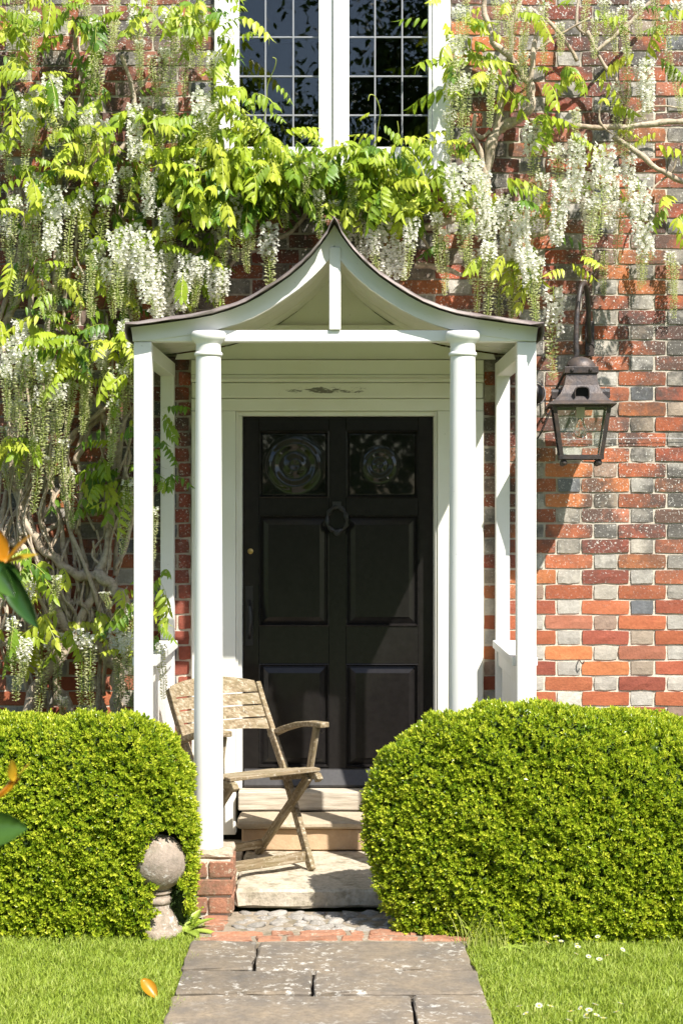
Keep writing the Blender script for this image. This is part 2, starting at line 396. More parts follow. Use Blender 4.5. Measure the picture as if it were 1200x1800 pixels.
# ---- window
wy = -.012
b = MB(); zt = WZ1
b.box(WX0, WX0+.075, wy-.02, .12, WZ0, zt); b.box(WX1-.085, WX1, wy-.02, .12, WZ0, zt); b.box(WX0+.075, WX1-.085, wy-.02, .12, WZ0, WZ0+.055); b.box(WX0+.075, WX1-.085, wy-.02, .12, zt-.07, zt)
b.box(-.040, -.034+.0, wy-.028, .11, WZ0+.055, zt-.07)
win = b.obj('window', M['paint'], house, bevel=.004)
def casement(x0, x1, gx0, gx1, leads):
    b = MB(); z0, z1 = WZ0+.057, zt-.072; gz0, gz1 = 3.452, z1-.045
    b.box(x0, gx0, wy-.012, .07, z0, z1); b.box(gx1, x1, wy-.012, .07, z0, z1)
    b.box(gx0, gx1, wy-.012, .07, z0, gz0); b.box(gx0, gx1, wy-.012, .07, gz1, z1)
    b.obj('casement', M['paint'], win, bevel=.004)
    xs = [gx0]+leads+[gx1]; zs = [gz0, 3.617, 3.808, 4.0, 4.19, 4.38, gz1]
    bc = MB(); yc = .028
    for x in leads: bc.box(x-.0042, x+.0042, yc-.006, yc+.006, gz0, gz1)
    for z in zs[1:-1]: bc.box(gx0, gx1, yc-.0045, yc+.0045, z-.0042, z+.0042)
    bc.obj('lead_came', M['came'], win, bevel=.0015, seg=1)
    for i in range(3):
        for j in range(6):
            pb = MB(); w_, h_ = xs[i+1]-xs[i]-.004, zs[j+1]-zs[j]-.004
            pb.box(-w_/2, w_/2, -.0012, .0012, -h_/2, h_/2)
            pb.obj('pane', M['glass'], win, loc=((xs[i]+xs[i+1])/2, yc, (zs[j]+zs[j+1])/2), rot=(R(random.uniform(-.7, .7)), 0, R(random.uniform(-.8, .8))))
casement(-.541, -.041, -.500, -.111, [-.372, -.236])
casement(-.033, .442, .037, .424, [.164, .297])
b = MB(); b.box(WX0-.04, WX1+.03, -.11, .10, WZ0-.055, WZ0-.002); b.obj('sill', M['paint'], win, bevel=.006)
# ---- door surround
b = MB()
b.box(DX0, -.514, -.030, .12, .10, 2.165); b.box(.467, DX1, -.030, .12, .10, 2.165); b.box(DX0, DX1, -.0301, .12, 2.1655, 2.225)
sur = b.obj('door_surround', M['paint_old'], house, bevel=.004)
b = MB(); b.box(-.512, -.486, .0, .11, .32, 2.142); b.box(.451, .465, .0, .11, .32, 2.142); b.box(-.512, .465, .0, .11, 2.1425, 2.164)
b.box(-.513, -.503, -.018, -.001, .32, 2.164); b.box(.457, .466, -.018, -.001, .32, 2.164)
b.obj('jamb', M['paint_old'], sur, bevel=.002)
b = MB(); b.box(DX0+.004, DX1-.004, -.052, .1, 2.227, 2.300); b.obj('lintel_board', M['paint_lintel'], sur, bevel=.005)
b = MB(); b.prism([(-.045, 2.302), (-.062, 2.306), (-.062, 2.318), (-.05, 2.330), (-.05, 2.338), (.1, 2.338), (.1, 2.302)], DX0+.002, DX1-.002, M=Matrix(((0, 1, 0, 0), (1, 0, 0, 0), (0, 0, 1, 0), (0, 0, 0, 1))))
b.obj('moulding', M['paint_old'], sur)
b = MB(); b.box(DX0, DX1, -.045, .1, 2.340, 2.412); b.obj('lintel_board', M['paint_old'], sur, bevel=.004)
for sx, (a, c) in enumerate(((DX0+.004, DX0+.05), (DX1-.05, DX1-.004))):
    b = MB(); b.box(a, c, -.042, -.0305, .10, 2.16); b.obj('architrave_strip', M['paint_old'], sur, bevel=.003)
# ---- door
dy = .065; sD = 8+dy
def dx(px): return (px-600)/FPX*sD
def dz(py): return CAM_H+(890-py)/FPX*sD
X0, X1, Z0, Z1 = -.484, .449, .322, 2.140
cols = [(dx(455), dx(578)), (dx(608), dx(735))]; rows = [(dz(875), dz(757)), (dz(1101), dz(906)), (dz(1349), dz(1167))]
b = MB(); xs = [X0, cols[0][0], cols[0][1], cols[1][0], cols[1][1], X1]; zs = [Z0]+[v for r_ in reversed(rows) for v in r_]+[Z1]
y0, y1 = dy, dy+.042
for i in (0, 2, 4): b.box(xs[i], xs[i+1], y0, y1, Z0, Z1)
for c0, c1 in cols:
    for k in (0, 2, 4, 6): b.box(c0, c1, y0+.0004, y1, zs[k], zs[k+1])
door = b.obj('door', M['black'], house, bevel=.0018, seg=1)
for c0, c1 in cols:
    for ri, (r0, r1) in enumerate(rows):
        # moulding round the opening
        bm_ = MB(); 
        def frame(o0, i0, ya, yb):
            a = [(c0+o0, r0+o0), (c1-o0, r0+o0), (c1-o0, r1-o0), (c0+o0, r1-o0)]; c = [(c0+i0, r0+i0), (c1-i0, r0+i0), (c1-i0, r1-i0), (c0+i0, r1-i0)]
            V = [(x, ya, z) for x, z in a]+[(x, yb, z) for x, z in c]
            bm_.add(V, [(i, (i+1) % 4, 4+(i+1) % 4, 4+i) for i in range(4)])
        frame(0, .004, dy-.004, dy-.006); frame(.004, .009, dy-.006, dy+.002); frame(.009, .013, dy+.002, dy+.012)
        bm_.obj('moulding', M['black'], door)
        if ri:
            p = MB(); e = .0125; f = .046; ya, yb = dy+.016, dy-.001
            V = [(c0+e, ya, r0+e), (c1-e, ya, r0+e), (c1-e, ya, r1-e), (c0+e, ya, r1-e), (c0+f, yb+.003, r0+f), (c1-f, yb+.003, r0+f), (c1-f, yb+.003, r1-f), (c0+f, yb+.003, r1-f),
                 (c0+f, yb, r0+f), (c1-f, yb, r0+f), (c1-f, yb, r1-f), (c0+f, yb, r1-f)]
            p.add(V, [(i, (i+1) % 4, 4+(i+1) % 4, 4+i) for i in range(4)]+[(4+i, 4+(i+1) % 4, 8+(i+1) % 4, 8+i) for i in range(4)]+[(8, 9, 10, 11)])
            p.obj('panel', M['black'], door)
        else:
            p = MB(); N = 48; cx, cz = (c0+c1)/2+(.004 if c0 < 0 else -.012), (r0+r1)/2-.004; big = c0 < 0
            V = []; F = []
            for side in (0, 1):
                for j in range(N+1):
                    for i in range(N+1):
                        x = c0+.0125+(c1-c0-.025)*i/N; z = r0+.0125+(r1-r0-.025)*j/N
                        r_ = math.hypot(x-cx, z-cz); A = .118 if big else .072
                        y = dy+.014
                        y -= .0105*math.exp(-((r_-A*.88)/(A*.17))**2)+.008*math.exp(-((r_-A*.24)/(A*.13))**2)
                        y += .006*math.exp(-((r_-A*.62)/(A*.2))**2)+.006*(x-cx)*(z-cz)
                        V.append((x, y+(.006 if side else 0), z))
            n1 = (N+1)**2
            for j in range(N):
                for i in range(N):
                    a = j*(N+1)+i; F.append((a, a+1, a+N+2, a+N+1)); F.append((n1+a, n1+a+N+1, n1+a+N+2, n1+a+1))
            ring = [i for i in range(N+1)]+[k*(N+1)+N for k in range(1, N+1)]+[N*(N+1)+i for i in range(N-1, -1, -1)]+[k*(N+1) for k in range(N-1, 0, -1)]
            for i in range(len(ring)): q, q2 = ring[i], ring[(i+1) % len(ring)]; F.append((q, n1+q, n1+q2, q2))
            p.add(V, F); tag(p.obj('bullseye_pane', M['bull'], door, smooth=True), 'thick round bullseye glass pane')
            bk = MB(); bk.box(c0-.01, c1+.01, dy+.09, dy+.095, r0-.01, r1+.01); bk.obj('pane_dark_sheet', M['dark'], door)  # dark sheet added to stand in for the unlit room behind
# weatherboard at the foot
b = MB(); b.prism([(dy-.002, Z0+.088), (dy-.012, Z0+.084), (dy-.045, Z0+.012), (dy-.045, Z0+.002), (dy-.002, Z0+.002)], X0+.006, X1-.006, M=Matrix(((0, 1, 0, 0), (1, 0, 0, 0), (0, 0, 1, 0), (0, 0, 0, 1))))
b.obj('weatherboard', M['blackdust'], door, bevel=.002, seg=1)
# knocker: garland ring
b = MB(); kx, kz = dx(592), dz(912); pts = []
for i in range(25):
    th = 2*math.pi*i/24; pts.append((kx+.048*math.cos(th)*(1-.12*math.sin(th)), dy-.024-.004*math.cos(3*th), kz+.060*math.sin(th)))
b.tube(pts, [.010+.004*math.sin(i*2.1) for i in range(25)], 8, caps=False)
b.box(kx-.022, kx+.022, dy-.03, dy-.001, kz+.050, kz+.085); b.lathe([(.002, -.036), (.014, -.034), (.016, -.02), (.012, -.006)], (kx, dy, kz-.068), 12, axis='Y')
b.obj('knocker', M['doorblack'], door, smooth=True, angle=40)
b = MB(); b.lathe([(.014, -.0005), (.014, -.005), (.009, -.008), (.003, -.0085)], (dx(440), dy, dz(969)), 16, axis='Y'); b.obj('lock', M['brass'], door, smooth=True, angle=40)
b = MB(); hx = dx(438); b.box(hx-.018, hx+.018, dy-.006, dy-.0005, dz(1135), dz(1030)); b.tube([(hx, dy-.006, dz(1122)), (hx+.004, dy-.045, dz(1112)), (hx+.012, dy-.055, dz(1090)), (hx+.004, dy-.045, dz(1066)), (hx, dy-.006, dz(1056))], [.006, .008, .009, .008, .006], 8)
b.obj('handle', M['doorblack'], door, smooth=True, angle=40, bevel=0)
# sill
b = MB(); b.box(-.50, .46, -.075, .06, .226, .318); b.obj('door_sill', M['oak'], house, bevel=.007)
# ------------------------------------------------------------------ step and floor
def rough_box(name, x0, x1, y0, y1, z0, z1, mat, parent=None, cut=.06, jit=.004, kind=None, bev=.008):
    bm = bmesh.new(); bmesh.ops.create_cube(bm, size=1)
    for v in bm.verts: v.co = ((x0+x1)/2+v.co.x*(x1-x0), (y0+y1)/2+v.co.y*(y1-y0), (z0+z1)/2+v.co.z*(z1-z0))
    bmesh.ops.bevel(bm, geom=bm.edges[:], offset=bev, segments=1, affect='EDGES')
    for ax, ln in ((0, x1-x0), (1, y1-y0)):
        k = min(12, int(ln/cut))
        for i in range(1, k):
            co = [0, 0, 0]; co[ax] = (x0, y0)[ax]+ln*i/k; no = [0, 0, 0]; no[ax] = 1
            bmesh.ops.bisect_plane(bm, geom=bm.verts[:]+bm.edges[:]+bm.faces[:], plane_co=co, plane_no=no)
    for v in bm.verts:
        v.co += Vector((random.uniform(-jit, jit), random.uniform(-jit, jit), random.uniform(-jit, jit)*.5))
    me = bpy.data.meshes.new(name); bm.to_mesh(me); bm.free(); me.materials.append(mat)
    o = link(name, me, parent)
    if kind: o['kind'] = kind
    return o
step = rough_box('doorstep', -.490, .47, -.345, -.078, .190, .2235, M['step'], jit=.003, kind='structure', bev=.01)
rough_box('riser', -.470, .46, -.318, -.09, .083, .189, M['riser'], step, jit=.003)
rough_box('porch_floor', -.452, .405, -1.08, -.02, .0, .080, M['slab'], jit=.006, kind='structure', bev=.012)
rough_box('porch_floor', -.90, -.458, -.940, -.02, .0, .076, M['slab'], jit=.004, kind='structure')
rough_box('porch_floor', .411, .86, -.940, -.02, .0, .076, M['slab'], jit=.004, kind='structure')
# ------------------------------------------------------------------ porch
PC = -.03
porch = thing('porch', 'white timber porch with swept lead roof and two round columns', 'porch', (PC, -.5, 0))
PO = Vector((PC, -.5, 0))
def pobj(mb, name, mat, bevel=.004, **kw):
    o = mb.obj(name, mat, porch, bevel=bevel, **kw); o.location = -PO; return o
def pbox(name, x0, x1, y0, y1, z0, z1, mat=None, bevel=.004):
    b = MB(); b.box(x0, x1, y0, y1, z0, z1); return pobj(b, name, mat or M['paint'], bevel)
CXs = (-.563, .513); CY = -1.062; CZ0, CZ1 = .258, 2.440
for cx in CXs:
    b = MB(); prof = [(.062, CZ0)]
    for i in range(0, 13): t = i/12; prof.append((.0625-.0095*t**1.6, CZ0+.004+(2.33-CZ0)*t))
    b.lathe(prof, (cx, CY, 0), 40); o = pobj(b, 'column', M['paint'], 0, smooth=True, angle=50)
    b = MB(); b.lathe([(.052, 2.335), (.057, 2.336), (.060, 2.341), (.060, 2.347), (.057, 2.352), (.053, 2.354), (.053, 2.385), (.056, 2.392), (.066, 2.402), (.073, 2.412), (.0745, 2.424), (.073, 2.434), (.068, 2.4395)], (cx, CY, 0), 40)
    c = b.obj('capital', M['paint'], o, smooth=True, angle=50)
    # brick plinth: three courses and a worn mortar cap
    core = MB(); core.box(cx-.100, cx+.100, CY-.100, CY+.100, -.02, .226); pl = pobj(core, 'plinth', M['mortar'], .002)
    for k in range(3):
        z0 = .003+k*CH
        if k % 2 == 0: cuts = [(-.111, .003), (.012, .111)]
        else: cuts = [(-.111, .111)]
        for a, c_ in cuts:
            rough_box('brick', cx+a, cx+c_, CY-.112, CY-.012, z0, z0+CH-.010, M['plinthbrick'], pl, cut=.05, jit=.003, bev=.004)
        for a, c_ in ([(-.111, .111)] if k % 2 == 0 else [(-.111, -.004), (.006, .111)]):
            rough_box('brick', cx+a, cx+c_, CY-.002, CY+.112, z0, z0+CH-.010, M['plinthbrick'], pl, cut=.05, jit=.003, bev=.004)
    rough_box('cap', cx-.108, cx+.108, CY-.108, CY+.108, .2265, .2575, M['cap'], pl, cut=.05, jit=.004, bev=.01)
for x0, x1 in ((-.881, -.806), (.745, .826)):
    pbox('post', x0, x1, -1.050, -.975, .077, 2.398)
    rx0, rx1 = (x0+.005, x1-.005) if x0 < 0 else (x0+.002, x1-.012)
    pbox('post', rx0, rx1, -.075, -.009, .077, 2.398)
    pbox('side_beam', x0+.004, x1-.004, -.973, -.009, 2.33, 2.398)
    ix = x0 if x0 > 0 else x1
    pbox('rail', x0-.015, x1+.015, -.974, -.077, 1.015, 1.052)
    pbox('apron_rail', x0+.012, x1-.012, -.974, -.077, .93, 1.0145)
    n = 7; yy0, yy1 = -.974, -.077
    for i in range(n):
        a = yy0+(yy1-yy0)*i/n; c_ = yy0+(yy1-yy0)*(i+1)/n
        pbox('board', (x0+x1)/2-.011, (x0+x1)/2+.011, a+.0015, c_-.0015, .10, .929, bevel=.003)
    pbox('bottom_rail', x0+.014, x1-.014, -.974, -.077, .077, .0995)
pbox('front_beam', -.881, .826, -1.046, -.98, 2.400, 2.4485)
pbox('king_post', PC-.022, PC+.027, -1.060, -1.0125, 2.449, 2.80)
HP = [(0, 2.902), (.03, 2.852), (.06, 2.811), (.10, 2.763), (.137, 2.726), (.19, 2.681), (.252, 2.638), (.315, 2.598), (.373, 2.567), (.44, 2.540), (.517, 2.517), (.60, 2.501), (.685, 2.489), (.77, 2.477), (.862, 2.466)]
HP = [(x, z-.006) for x, z in HP]
def offset_poly(pts, d):
    out = []
    for i, p in enumerate(pts):
        a = pts[max(i-1, 0)]; c = pts[min(i+1, len(pts)-1)]; tx, tz = c[0]-a[0], c[1]-a[1]; L = math.hypot(tx, tz); nx, nz = tz/L, -tx/L
        out.append((p[0]+nx*d, p[1]+nz*d))
    return out
for sg in (-1, 1):
    low = offset_poly(HP, .064); low[0] = (0.0, low[0][1]-.045)
    low = [(max(0, x), max(z, 2.4005)) for x, z in low]
    b = MB(); n = len(HP); V = []; F = []
    for y in (-1.052, -1.012):
        V += [(PC+sg*x, y, z) for x, z in HP]+[(PC+sg*x, y, z) for x, z in low]
    for i in range(n-1):
        F += [(i, i+1, n+i+1, n+i), (2*n+i, 3*n+i, 3*n+i+1, 2*n+i+1), (i, 2*n+i, 2*n+i+1, i+1), (n+i, n+i+1, 3*n+i+1, 3*n+i)]
    F += [(0, n, 3*n, 2*n), (n-1, 3*n-1, 4*n-1, 2*n-1)]
    b.add(V, F); pobj(b, 'bargeboard', M['paint'], 0)
    # soffit boards running up the slope
    upp = offset_poly(HP, .004); lo2 = offset_poly(HP, .022); lo2[0] = (.004, lo2[0][1]-.02); upp[0] = (.004, upp[0][1]-.004)
    ny = 8
    for k in range(ny):
        ya = -1.010+(1.000)*k/ny+.0015; yb = -1.010+1.000*(k+1)/ny-.0015; V = []; F = []
        dzz = random.uniform(-.001, .001)
        for y in (ya, yb):
            V += [(PC+sg*x, y, z+dzz) for x, z in upp]+[(PC+sg*x, y, z+dzz) for x, z in lo2]
        for i in range(n-1):
            F += [(i, i+1, n+i+1, n+i), (2*n+i, 3*n+i, 3*n+i+1, 2*n+i+1), (i, 2*n+i, 2*n+i+1, i+1), (n+i, n+i+1, 3*n+i+1, 3*n+i)]
        F += [(0, n, 3*n, 2*n), (n-1, 3*n-1, 4*n-1, 2*n-1)]
        b = MB(); b.add(V, F); pobj(b, 'soffit_board', M['paint_old'], 0)
    # eave board under the lead lip
    pbox('eave_board', *sorted((PC+sg*.842, PC+sg*.861)), -1.008, -.012, 2.405, 2.452)
# lead sheet over the roof, lip turned down at the eaves
prof = [(-x, z) for x, z in reversed(HP)]+HP[1:]
full = [(-.874, 2.402), (-.880, 2.43), (-.876, 2.463)]+[(x, z+.006) for x, z in prof[1:-1]]+[(.876, 2.463), (.880, 2.43), (.874, 2.402)]
fine = []
for i in range(len(full)-1):
    for t in (0, .5): fine.append((full[i][0]*(1-t)+full[i+1][0]*t, full[i][1]*(1-t)+full[i+1][1]*t))
fine.append(full[-1]); ys = [-1.135, -1.125, -1.06]+[-1.06+1.056*i/14 for i in range(1, 15)]
V = []; F = []; n = len(fine)
for th in (0, .007):
    for j, y in enumerate(ys):
        for i, (x, z) in enumerate(fine):
            wob = .004*math.sin(i*1.7+j)*math.sin(i*.6)+.0025*random.uniform(-1, 1)
            mid = abs(x) < .02
            V.append((PC+x, y+(.006*math.sin(i*.9)+random.uniform(-.003, .003) if j == 0 else 0), z+th+abs(wob)*.8+(.008 if mid else 0)-(.008 if j == 0 and not mid else 0)*(1 if abs(x) < .86 else 0)))
k = len(ys); nb = n*k
for j in range(k-1):
    for i in range(n-1):
        a = j*n+i; F += [(a, a+n, a+n+1, a+1), (nb+a, nb+a+1, nb+a+n+1, nb+a+n)]
for i in range(n-1): F += [(i, i+1, nb+i+1, nb+i), ((k-1)*n+i, nb+(k-1)*n+i, nb+(k-1)*n+i+1, (k-1)*n+i+1)]
for j in range(k-1): F += [(j*n, nb+j*n, nb+(j+1)*n, (j+1)*n), (j*n+n-1, (j+1)*n+n-1, nb+(j+1)*n+n-1, nb+j*n+n-1)]
b = MB(); b.add(V, F); pobj(b, 'lead_roof', M['lead'], 0, smooth=True, angle=60)
# rear tympanum boards against the wall, and its rail
tp = [(x, z-.03) for x, z in HP if x < .80]
poly = [(PC+x, z) for x, z in reversed([(-x, z) for x, z in tp][1:])]; poly = sorted(poly)
poly = poly+[(PC+x, z) for x, z in tp]
poly = [(PC-.78, 2.4165)]+[p for p in poly if p[1] > 2.42]+[(PC+.78, 2.4165)]
b = MB(); b.prism(poly, -.020, -.008); pobj(b, 'tympanum', M['paint_old'], 0)
pbox('rear_rail', PC-.34, PC+.34, -.050, -.0205, 2.545, 2.582, M['paint_old'])
for sg in (-1, 1):
    b = MB(); A = Vector((PC+sg*.30, -.035, 2.585)); B = Vector((PC+sg*.035, -.035, 2.80)); b.tube([A, B], .014, 4); pobj(b, 'rear_strut', M['paint_old'], 0)
# ------------------------------------------------------------------ path, cobbles, brick edging
path = MB(); path.box(-.62, .54, -7.5, -1.10, -.036, -.030); path = tag(path.obj('path', M['soil']), kind='structure')
rws = [(-1.600, -1.990, [-.325]), (-2.0, -2.282, [-.102]), (-2.294, -2.640, [.245]), (-2.652, -3.02, [-.2]), (-3.03, -3.40, [.1]), (-3.41, -3.8, [-.15]), (-3.81, -4.2, [.2]), (-4.21, -4.6, [-.1]), (-4.61, -5.0, [.1]), (-5.01, -5.4, [0]), (-5.41, -5.8, [.2]), (-5.81, -6.2, [-.2]), (-6.21, -6.6, [0]), (-6.61, -7.0, [.1]), (-7.01, -7.4, [-.1])]
for ya, yb, js in rws:
    xs = [-.585+random.uniform(-.012, .012)]+js+[.495+random.uniform(-.01, .015)]
    for i in range(len(xs)-1):
        rough_box('flagstone', xs[i]+.006, xs[i+1]-.006, yb+.008, ya-.004, -.030, random.uniform(-.003, .004), M['flag'], path, cut=.07, jit=.0045, bev=.006)
cob = MB(); cob.box(-.58, .50, -1.595, -1.085, -.034, -.013); cob = tag(cob.obj('cobble_apron', M['apron']), kind='structure')
for row in range(2):                                     # worn paving bricks bedded round the cobbles
    x = -.575+.05*row
    while x < .47:
        wdt = random.choice([.075, .11, .205, .22])*random.uniform(.92, 1.05); yc = -1.548+row*.082+.035*math.cos(x*2.2)
        if random.random() > .12:
            o = rough_box('brick', -wdt/2+.006, wdt/2-.006, -.034, .034, -.030, random.uniform(-.010, -.003), M['pavebrick'], cob, cut=.04, jit=.006, bev=.007)
            o.location = (x+wdt/2, yc, 0); o.rotation_euler = (R(random.uniform(-1.5, 1.5)), R(random.uniform(-1, 1)), R(random.uniform(-5, 5))-.077*math.sin(x*2.2)*1.0)
        x += wdt+.004
for i in range(3):
    o = rough_box('brick', -.05, .05, -.034, .034, -.030, random.uniform(-.010, -.004), M['pavebrick'], cob, cut=.05, jit=.006, bev=.006); o.location = (-.515+random.uniform(-.01, .01), -1.36+i*.08, 0); o.rotation_euler = (0, 0, R(random.uniform(-8, 8)))
def cobble_mesh():
    bm = bmesh.new(); bmesh.ops.create_icosphere(bm, subdivisions=2, radius=1); s = [random.uniform(.85, 1.15) for _ in range(3)]; ph = random.random()*9
    for v in bm.verts:
        k = 1+.2*math.sin(v.co.x*3+ph)+.16*math.sin(v.co.y*4+ph*2)+.1*math.sin(v.co.z*5+v.co.x*4+ph); v.co = Vector((v.co.x*s[0]*k, v.co.y*s[1]*k, v.co.z*.8))
    me = bpy.data.meshes.new('cobble'); bm.to_mesh(me); bm.free(); me.materials.append(M['flint']); me.polygons.foreach_set('use_smooth', [True]*len(me.polygons)); return me
CM = [cobble_mesh() for _ in range(8)]; pts = []
for _ in range(6000):
    x, y = random.uniform(-.42, .44), random.uniform(-1.40+.0, -1.11)
    if all((x-a)**2/.0038+(y-c)**2/.0020 > 1 for a, c in pts): pts.append((x, y))
for x, y in pts:
    s = random.choice([.020, .026, .032, .038, .042])*random.uniform(.9, 1.1)
    link('cobble', random.choice(CM), cob, (x, y, -.016+random.uniform(-.004, .004)), (random.uniform(-.2, .2), random.uniform(-.2, .2), random.uniform(-.5, .5)), (s*random.uniform(.95, 1.35), s*random.uniform(.6, .85), s*random.uniform(.4, .6)))
# ------------------------------------------------------------------ lawn
def grass(name, area, dens, parent=None, hmin=.022, hmax=.045, test=None):
    x0, x1, y0, y1 = area; N = int((x1-x0)*(y1-y0)*dens)
    p = np.stack([rng.uniform(x0, x1, N), rng.uniform(y0, y1, N)], 1)
    if test is not None: p = p[test(p)]
    N = len(p); cl = .5+.5*np.sin(p[:, 0]*9+2.1*np.sin(p[:, 1]*7))*np.sin(p[:, 1]*11+p[:, 0]*5)
    h = rng.uniform(hmin, hmax, N)*(.75+.5*cl); a = rng.uniform(0, 2*np.pi, N); wd = rng.uniform(.0012, .0022, N)
    lean = rng.uniform(.15, 1.0, N); d = np.stack([np.cos(a), np.sin(a)], 1)
    la = a+rng.normal(0, .5, N)+1.2; ld = np.stack([np.cos(la), np.sin(la)], 1)
    z0 = -.032
    def q(side, t, k):
        off = (ld*(lean*h*t**2)[:, None]); wv = d*(wd*side*k)[:, None]
        return np.concatenate([p+off+wv, (z0+h*t*(1-.25*lean*t))[:, None]], 1)
    V = np.stack([q(-1, 0, 1), q(1, 0, 1), q(1, .55, .9), q(-1, .55, .9), q(0, 1, 0)], 1).reshape(-1, 3)
    base = np.arange(N)[:, None]*5
    F = np.concatenate([base+np.array([[0, 1, 2]]), base+np.array([[0, 2, 3]]), base+np.array([[3, 2, 4]])], 0)
    r = np.repeat(np.clip(rng.beta(2, 2.4, N)*.8+.25*cl*rng.random(N), 0, 1), 5)
    return np_mesh(name, V, F, M['grass'], r)
def edge(p): return (p[:, 0] < -.565+.02*np.sin(p[:, 1]*23)) | (p[:, 0] > .485+.018*np.sin(p[:, 1]*19))
l1 = link('grass', grass('grass', (-1.75, -.54, -3.1, -1.32), 24000, test=edge)); tag(l1, 'short mown lawn grass beside the left box hedge', 'grass', kind='stuff')
l2 = link('grass', grass('grass', (.46, 1.75, -3.1, -1.36), 24000, test=edge)); tag(l2, 'short mown lawn grass in front of the right box hedge', 'grass', kind='stuff')
l3 = link('grass', grass('grass', (-3.6, 3.6, -6.0, -3.1), 5000, test=edge, hmin=.03, hmax=.05)); tag(l3, 'short mown lawn grass either side of the paved path', 'grass', kind='stuff')
for k, a in enumerate(((-3.6, -1.75, -3.1, -1.0), (1.75, 3.6, -3.1, -1.0))):
    o = link('grass', grass('grass', a, 6000, hmin=.03, hmax=.05)); tag(o, ('lawn grass past the end of the left hedge', 'lawn grass past the end of the right hedge')[k], 'grass', kind='stuff')
# long untrimmed blades at the hedge foot
def tuft(cx, cy, n, hm, label, spread=.05):
    N = n; p = np.stack([cx+rng.normal(0, spread, N), cy+rng.normal(0, .02, N)], 1); V = []; F = []; rr = []
    for i in range(N):
        h = hm*random.uniform(.4, 1); lx, ly = random.uniform(-.6, .6), random.uniform(-.6, .1); w_ = .0016; b0 = len(V)
        for t, k in ((0, 1), (.35, 1), (.7, .7), (1, .05)):
            for s_ in (-1, 1): V.append((p[i, 0]+lx*h*t*t+s_*w_*k, p[i, 1]+ly*h*t*t, -.032+h*t*(1-.2*t)))
        for j in range(3): F.append((b0+2*j, b0+2*j+1, b0+2*j+3, b0+2*j+2))
        rr += [random.uniform(.3, 1)]*8
    o = link('grass_tuft', np_mesh('grass_tuft', V, F, M['grass'], rr)); tag(o, label, 'grass tuft')
tuft(.56, -1.62, 70, .22, 'long untrimmed grass tuft where path meets right hedge', .06)
tuft(-.50, -1.12, 14, .08, 'small grass tuft at foot of the brick plinth', .015)
# ------------------------------------------------------------------ box hedges
def hedge_surface(u, v, prm):
    """u 0..1 along x, v 0..1 from front foot over the top to back foot"""
    x0, x1, yf, yb, hf, capL, capR = prm
    x = x0+(x1-x0)*u
    tl = np.clip((x-x0)/capL, 0, 1); tr = np.clip((x1-x)/capR, 0, 1)
    g = (1-(1-tl)**2.1)**(1/2.1)*(1-(1-tr)**2.3)**(1/2.3)
    th = np.pi*v; ex = .60
    cy = -np.sign(np.cos(th))*np.abs(np.cos(th))**ex; cz = np.abs(np.sin(th))**ex
    yF, yB, h = yf(x), yb(x), hf(x)
    yc = (yF+yB)/2; hy = (yB-yF)/2
    bulge = 1+.05*np.sin(np.pi*np.clip(cz, 0, 1))
    y = yc+hy*cy*(.25+.75*g)*bulge; z = -.03+(h*(.50+.50*g))*cz
    x = x+.13*np.clip(1-z/.40, 0, 1)**1.6*(1-tl)*(1 if capL > .5 else 0)
    lump = .009*np.sin(x*11+z*7)*np.sin(z*13+x*3)+.007*np.sin(x*23+y*17+z*19)+.006*np.sin(x*31-z*27)
    return x, y, z, lump
